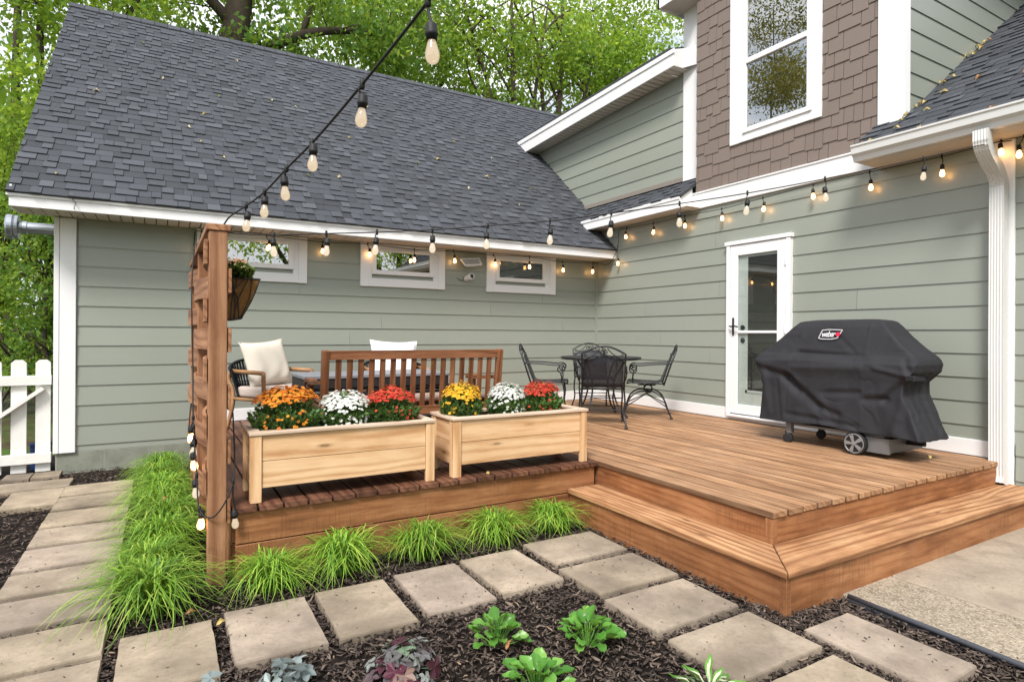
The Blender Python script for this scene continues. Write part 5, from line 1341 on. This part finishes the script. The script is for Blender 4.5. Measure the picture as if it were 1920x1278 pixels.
b.build('wire_mesh', M['grey'], cl, world=True)
b = MB(); b.lathe([(.085, 0), (.09, .02), (.092, .24), (.098, .25), (.098, .27), (.0, .275)], 20, Matrix.Translation((-7.03, .34, .0)))
tag(b.build('bucket', M['blue']), 'blue plastic bucket standing behind the picket gate, seen through a gap', 'bucket')

# ------------------------------------------------------------------ trees and shrubs
def leaves(centres, n, size, seed, mat, parent, spread=.42, droop=.25):
    g = np.random.default_rng(seed); c = np.asarray(centres); i = g.integers(0, len(c), n)
    pos = c[i] + g.normal(size=(n, 3)) * spread * np.array([1, 1, .45])
    d = g.normal(size=(n, 3)) + np.array([0, 0, -droop * 3])
    bv = np.array([(0, 0, 0), (.45, .26, .05), (1, 0, -.06), (.45, -.26, .05)])[:, [1, 2, 0]]
    tint = g.beta(2, 2, len(c))[i] * .55 + g.uniform(0, .45, n)
    V, F, rn = scatter_g(g, bv, pos, d, g.uniform(.6, 1.3, n) * size, tint)
    return raw_mesh('crown', V, F, rn, mat, parent)
def scatter_g(g, bv, pos, d, s, tint):
    z = d / np.linalg.norm(d, axis=1, keepdims=True); r_ = g.normal(size=z.shape); x = np.cross(r_, z); x /= np.linalg.norm(x, axis=1, keepdims=True); y = np.cross(z, x)
    V = pos[:, None] + s[:, None, None] * (bv[None, :, 0:1] * x[:, None] + bv[None, :, 1:2] * y[:, None] + bv[None, :, 2:3] * z[:, None])
    F = np.array([[0, 1, 2, 3]])[None] + (np.arange(len(pos)) * 4)[:, None, None]
    return V.reshape(-1, 3), F.reshape(-1, 4), np.repeat(tint, 4)
def tree(name, base, trunk, limbs, blobs, n, size, mat, label, cat='tree', group=None, spread=.42, ncl=70, seed=0, twigs=True):
    """trunk: [(dx,dy,z,r)...]; limbs: [[(dx,dy,z,r)...]...]; blobs: [(dx,dy,z,rx,ry,rz)] crown masses"""
    g = np.random.default_rng(seed + 100); o = empty(name, base, 0, label, cat, group)
    cs = []
    for bx in blobs:
        u = g.normal(size=(ncl, 3)); u /= np.linalg.norm(u, axis=1, keepdims=True); u *= g.uniform(.25, 1., (ncl, 1)) ** .5
        cs.append(np.array(bx[:3]) + u * np.array(bx[3:6]))
    cs = np.vstack(cs)
    b = MB(); P = spline([q[:3] for q in trunk], 6); rr = np.interp(np.linspace(0, 1, len(P)), np.linspace(0, 1, len(trunk)), [q[3] for q in trunk]); b.tube(P, list(rr), 10)
    tips = [np.array(P[-1])]; allp = [np.array(p) for p in P[len(P) // 2:]]
    for lb in limbs:
        Q = spline([q[:3] for q in lb], 6); rr = np.interp(np.linspace(0, 1, len(Q)), np.linspace(0, 1, len(lb)), [q[3] for q in lb]); b.tube(Q, list(rr), 8); allp += [np.array(p) for p in Q[2:]]
    if twigs:
        A = np.array(allp)
        for c in cs[::3]:
            j = np.argmin(np.linalg.norm(A - c, axis=1) + .8 * np.maximum(0, A[:, 2] - c[2])); p = A[j]; m_ = (p + c) / 2 + g.normal(size=3) * .18 + np.array([0, 0, .15])
            b.tube(spline([tuple(p), tuple(m_), tuple(c)], 3), [.022, .02, .017, .014, .011, .008, .005], 5)
    b.build('trunk', M['bark'], o, smooth=True)
    leaves(cs, n, size, seed + 7, M[mat], o, spread)
    return o
G1 = 'trees behind the low wing'
tree('shade_tree', (-4.45, 10.2, 0), [(0, 0, 0, .42), (.05, 0, 5, .36), (.0, 0, 8, .33), (.25, 0, 10, .34), (.5, .2, 12.5, .25), (.6, .3, 15, .12)],
     [[(.1, 0, 8.3, .17), (1.2, -.4, 9.3, .14), (2.5, -.6, 9.9, .11), (4.2, -.4, 10.3, .06)], [(.25, 0, 9.6, .16), (-1.2, .2, 11, .12), (-2.8, .3, 12, .06)], [(.1, .1, 8.0, .14), (1.1, .5, 8.7, .12), (2.0, .4, 10.2, .10), (2.4, .4, 12, .05)], [(.4, 0, 11, .13), (2.2, 0, 12, .09), (4, .5, 12.6, .05)]],
     [(-1.6, .5, 11.2, 2.4, 2., 1.5), (2.6, 0, 10.0, 2.6, 1.8, 1.6), (4.8, .2, 11.0, 1.8, 1.8, 1.7), (1.4, .4, 13, 3.2, 2, 1.6), (-3.6, .6, 12.6, 2, 2, 1.6), (.6, 1.2, 9.0, 1.6, 1.4, .9)], 17500, .19, 'tree2', 'large tree with a thick dark trunk rising behind the left part of the big roof', 'tree', None, .46, 26, 1)
def stems(base, tops, r, blobs, n, seed, label, mat='tree'):
    """several stems forking low and leaning apart, each with side branches"""
    g = random.Random(seed); T0 = tops[0]; path = lambda tp, f, w: (tp[0] * (f ** 1.25) + w * math.sin(3.5 * f + seed), tp[1] * f + w * .6 * math.cos(4 * f), 4.6 + (tp[2] - 4.6) * f)
    tr = [(0, 0, 0, r * 1.25), (.05, 0, 3, r * 1.1)] + [(*path(T0, f, .12), r * (1 - .75 * f)) for f in (0, .25, .5, .75, 1.)]
    lb = []
    for i, tp in enumerate(tops[1:]):
        w = g.uniform(-.2, .2); lb.append([(*path(tp, f, w), r * (.85 - .68 * f)) for f in (0, .2, .4, .6, .8, 1.)])
    for tp in tops:
        for f in (.42, .55, .68, .8):
            p = path(tp, f, .1); s_ = g.choice((-1, 1)); L = g.uniform(.9, 1.9)
            lb.append([(*p, r * .34), (p[0] + s_ * L * .45, p[1] + g.uniform(-.3, .3), p[2] + L * .55, r * .25), (p[0] + s_ * L, p[1] + g.uniform(-.4, .4), p[2] + L * .95, r * .1)])
    return tree('maple_tree', base, tr, lb, blobs, int(n * .86), .20, mat, label, 'tree', G1, .50, 26, seed)
stems((5.1, 10.8, 0), [(-.5, 0, 14), (-2.6, 0, 13.5), (1.5, .4, 14.5)], .15, [(-1.4, .4, 11.2, 2.0, 1.6, 1.7), (.6, .2, 12.2, 2.2, 1.6, 1.7), (-.2, 1.0, 9.2, 1.9, 1.4, 1.0), (-2.8, .8, 12.4, 1.8, 1.5, 1.6)], 9500, 3, 'slender tree behind the roof, leftmost of the forked stems left of the upper eave')
stems((7.1, 11.6, 0), [(.2, 0, 15), (2.2, 0, 14), (-1.3, 0, 14.5), (3.6, .3, 13.0)], .17, [(.4, .4, 12.6, 2.4, 1.6, 1.8), (2.2, .2, 11.6, 2.2, 1.6, 1.8), (.2, 1.4, 9.6, 2.0, 1.4, 1.1), (3.8, .5, 12.8, 2.0, 1.6, 1.8)], 10500, 5, 'forked tree behind the roof with several thin stems spreading above the eave')
stems((9.6, 12.6, 0), [(.1, 0, 15), (1.4, 0, 14.6)], .08, [(0, .4, 12.4, 2.2, 1.6, 2.2), (2.0, .4, 12.2, 2.0, 1.6, 2.2), (.6, .8, 14.6, 2.2, 1.5, 1.5), (3.4, -.6, 13.2, 1.8, 1.4, 2.0), (2.6, -.4, 15.4, 2.2, 1.4, 1.4), (1.6, -.6, 10.2, 1.8, 1.4, 1.4)], 13000, 6, 'bright leafed tree showing right of the thin stems, next to the upper eave')
tree('maple_tree', (1.3, 13.5, 0), [(0, 0, 0, .10), (0, 0, 6, .09), (.3, 0, 10, .07), (.2, 0, 14, .03)], [[(.1, 0, 7, .11), (-1.2, 0, 9.5, .09), (-2., 0, 12, .04)], [(.1, 0, 8, .10), (1.4, 0, 10, .08), (2.4, 0, 12, .04)]],
     [(-.8, 0, 10.8, 2.4, 1.6, 1.4), (1.6, 0, 11.6, 2.2, 1.6, 1.6), (.2, .2, 13.6, 2.6, 1.6, 1.6), (-2.6, .2, 13, 1.8, 1.5, 1.5)], 10500, .19, 'tree', 'light green tree behind the middle of the big roof ridge, above the string light', 'tree', None, .48, 26, 9)
tree('tall_tree', (-8.2, 9.2, 0), [(0, 0, 0, .12), (.1, 0, 4, .09), (-.1, 0, 8, .07), (.1, 0, 12, .03)], [[(0, 0, 4, .1), (-1, 0, 6, .08), (-1.8, 0, 7.5, .04)], [(0, 0, 5.5, .1), (1., -.3, 7.5, .08), (1.9, -.3, 9.5, .04)]],
     [(-.6, -.3, 6.2, 1.6, 1.3, 1.3), (.8, -.3, 8.6, 1.7, 1.3, 1.4), (-.8, -.2, 10.0, 1.8, 1.4, 1.5), (1.6, .2, 11.2, 1.6, 1.3, 1.2), (-.2, -.4, 4.2, 1.6, 1.2, 1.0)], 13000, .17, 'tree', 'sunlit tree filling the upper left corner beside the roof edge', 'tree', None, .38, 24, 12)
tree('tall_tree', (-9.9, 15.5, 0), [(0, 0, 0, .16), (.1, 0, 6, .13), (.2, 0, 12, .09), (.2, 0, 16, .04)], [[(0, 0, 6, .12), (1.8, 0, 10, .09), (3, 0, 13, .04)], [(0, 0, 7, .12), (-1.8, 0, 10, .08), (-2.6, 0, 12, .04)]],
     [(-.4, 0, 9, 2.6, 1.6, 2.0), (2.6, 0, 12.6, 2.4, 1.6, 1.8), (-1.4, 0, 13, 2.6, 1.6, 2.0), (.2, 0, 6, 2.4, 1.4, 1.6), (4.4, 0, 15, 2.2, 1.5, 1.5)], 11500, .20, 'tree2', 'darker tree standing farther back in the upper left corner', 'tree', None, .5, 26, 14)
tree('tall_tree', (-15.2, 8.4, 0), [(0, 0, 0, .06), (-.2, 0, 6, .05), (-.6, 0, 12, .03), (-.7, 0, 15, .02)], [], [(.4, -1.0, 9.0, 1.8, 1.5, .9), (1.6, -2.0, 10.6, 1.3, 1.2, .9), (-.6, -.2, 12.0, 1.7, 1.4, 1.0), (1.2, -1.6, 13.6, 1.9, 1.5, 1.1), (.2, -.6, 7.4, 1.6, 1.4, .8)], 16000, .115, 'olive', 'olive leafed tree reflected in the tall upper window', 'tree', None, .38, 30, 15, False)
def shrub(base, blobs, n, size, mat, label, seed, ncl=40):
    return tree('shrub', base, [(0, 0, 0, .05), (.05, .02, .6, .04), (.0, .03, 1.4, .03), (.05, 0, 2.2, .02)], [[(0, 0, .1, .03), (.4, 0, 1., .02), (.7, .1, 1.9, .012)], [(0, 0, .1, .03), (-.4, 0, 1., .02), (-.7, .1, 1.8, .012)]], blobs, n, size, M and mat, label, 'shrub', 'shrubs beyond the picket gate', .20, ncl, seed)
shrub((-7.55, 4.4, 0), [(0, 0, 2.3, .7, .6, 1.0), (.1, .1, 1.1, .7, .5, .7), (.2, 0, 3.4, .55, .5, .8)], 9000, .085, 'tree2', 'tall dark leafy shrub beside the house corner behind the gate', 21)
shrub((-9.2, 6.8, 0), [(0, 0, 2.2, 1., .8, 1.0), (.5, .1, 3.4, .9, .7, .9), (-.4, 0, 1.2, 1.0, .6, .8)], 9000, .10, 'tree2', 'broad mid green shrub at the far left behind the gate', 22)
shrub((-8.35, 5.6, 0), [(0, 0, 2.9, .7, .6, 1.), (-.1, 0, 4.2, .6, .5, .9), (.1, 0, 1.6, .6, .5, .6)], 8000, .085, 'tree', 'light green shrub under the flue pipe, behind the gate', 23)
shrub((-8.9, 9.8, 0), [(0, 0, .6, 2.2, .8, .35)], 4500, .08, 'tree', 'low yellow green bush behind the chain link fence', 24)
# trees standing across the garden, seen only in the window panes
for (x, y, s) in ((-1.0, -17., 31), (-7.0, -19., 32), (3.6, -19.5, 33)):
    tree('garden_tree', (x, y, 0), [(0, 0, 0, .25), (0, 0, 3, .2), (.1, 0, 6, .12), (.1, 0, 9, .05)], [[(0, 0, 2.5, .1), (1.3, 0, 4.5, .07), (2, 0, 6, .03)], [(0, 0, 3, .1), (-1.3, 0, 5, .07), (-2, 0, 6.5, .03)]],
         [(-1.0, 0, 4.4, 1.8, 1.4, 1.5), (1.2, 0, 5.0, 1.8, 1.4, 1.5), (0, 0, 7.0, 1.8, 1.4, 1.5), (0, .3, 2.6, 1.8, 1.2, .9)], 7000, .17, 'tree', 'tree across the garden, mirrored in the small windows', 'tree', 'trees mirrored in the windows', .4, 40, s, False)

# ------------------------------------------------------------------ light, sky, camera
w = bpy.data.worlds.new('World'); SC.world = w; w.use_nodes = True
nt = w.node_tree; bg = nt.nodes['Background']; sky = nt.nodes.new('ShaderNodeTexSky'); sky.sky_type = 'NISHITA'; sky.sun_disc = False
EL, AZ = R(50), R(226)                       # azimuth of the light measured clockwise from +y
sky.sun_elevation = EL; sky.sun_rotation = AZ; sky.air_density = 1.0; sky.dust_density = 3.5; sky.ozone_density = 1.2; sky.altitude = 200
tc = nt.nodes.new('ShaderNodeTexCoord'); cl_ = nt.nodes.new('ShaderNodeTexNoise'); cl_.inputs['Scale'].default_value = 2.6; cl_.inputs['Detail'].default_value = 8; cl_.inputs['Roughness'].default_value = .6
mp = nt.nodes.new('ShaderNodeMapping'); mp.inputs['Scale'].default_value = (1, 1, 2.2); nt.links.new(tc.outputs['Generated'], mp.inputs[0]); nt.links.new(mp.outputs[0], cl_.inputs['Vector'])
rp = nt.nodes.new('ShaderNodeValToRGB'); rp.color_ramp.elements[0].position = .30; rp.color_ramp.elements[1].position = .54; nt.links.new(cl_.outputs['Fac'], rp.inputs[0])
mxs = nt.nodes.new('ShaderNodeMix'); mxs.data_type = 'RGBA'; nt.links.new(rp.outputs[0], mxs.inputs[0]); nt.links.new(sky.outputs[0], mxs.inputs[6]); mxs.inputs[7].default_value = (6.5, 6.65, 6.9, 1)
nt.links.new(mxs.outputs[2], bg.inputs[0]); bg.inputs[1].default_value = .12
sl = bpy.data.lights.new('sun', 'SUN'); sl.energy = 2.5; sl.angle = R(16); sl.color = (1., .965, .92)
so = bpy.data.objects.new('sun', sl); COL.objects.link(so)
sd = Vector((math.sin(AZ) * math.cos(EL), math.cos(AZ) * math.cos(EL), math.sin(EL)))
so.rotation_euler = sd.to_track_quat('Z', 'Y').to_euler(); so.location = sd * 30
cd = bpy.data.cameras.new('camera'); co = bpy.data.objects.new('camera', cd); COL.objects.link(co); SC.camera = co
yaw, roll = R(30.355), R(.32)
fwv = Vector((math.sin(yaw), math.cos(yaw), 0)); r0 = Vector((math.cos(yaw), -math.sin(yaw), 0)); u0 = Vector((0, 0, 1))
rv = r0 * math.cos(roll) + u0 * math.sin(roll); uv = -r0 * math.sin(roll) + u0 * math.cos(roll)
mt = Matrix((rv, uv, -fwv)).transposed().to_4x4(); mt.translation = Vector((-5.957, -7.522, 1.426)); co.matrix_world = mt
cd.sensor_width = 36; cd.lens = 36 * 1123.6 / 1920; cd.shift_y = -12.27 / 1920; cd.clip_start = .05; cd.clip_end = 2000
SC.view_settings.view_transform = 'Standard'; SC.view_settings.look = 'None'; SC.view_settings.exposure = .90; SC.view_settings.gamma = 1
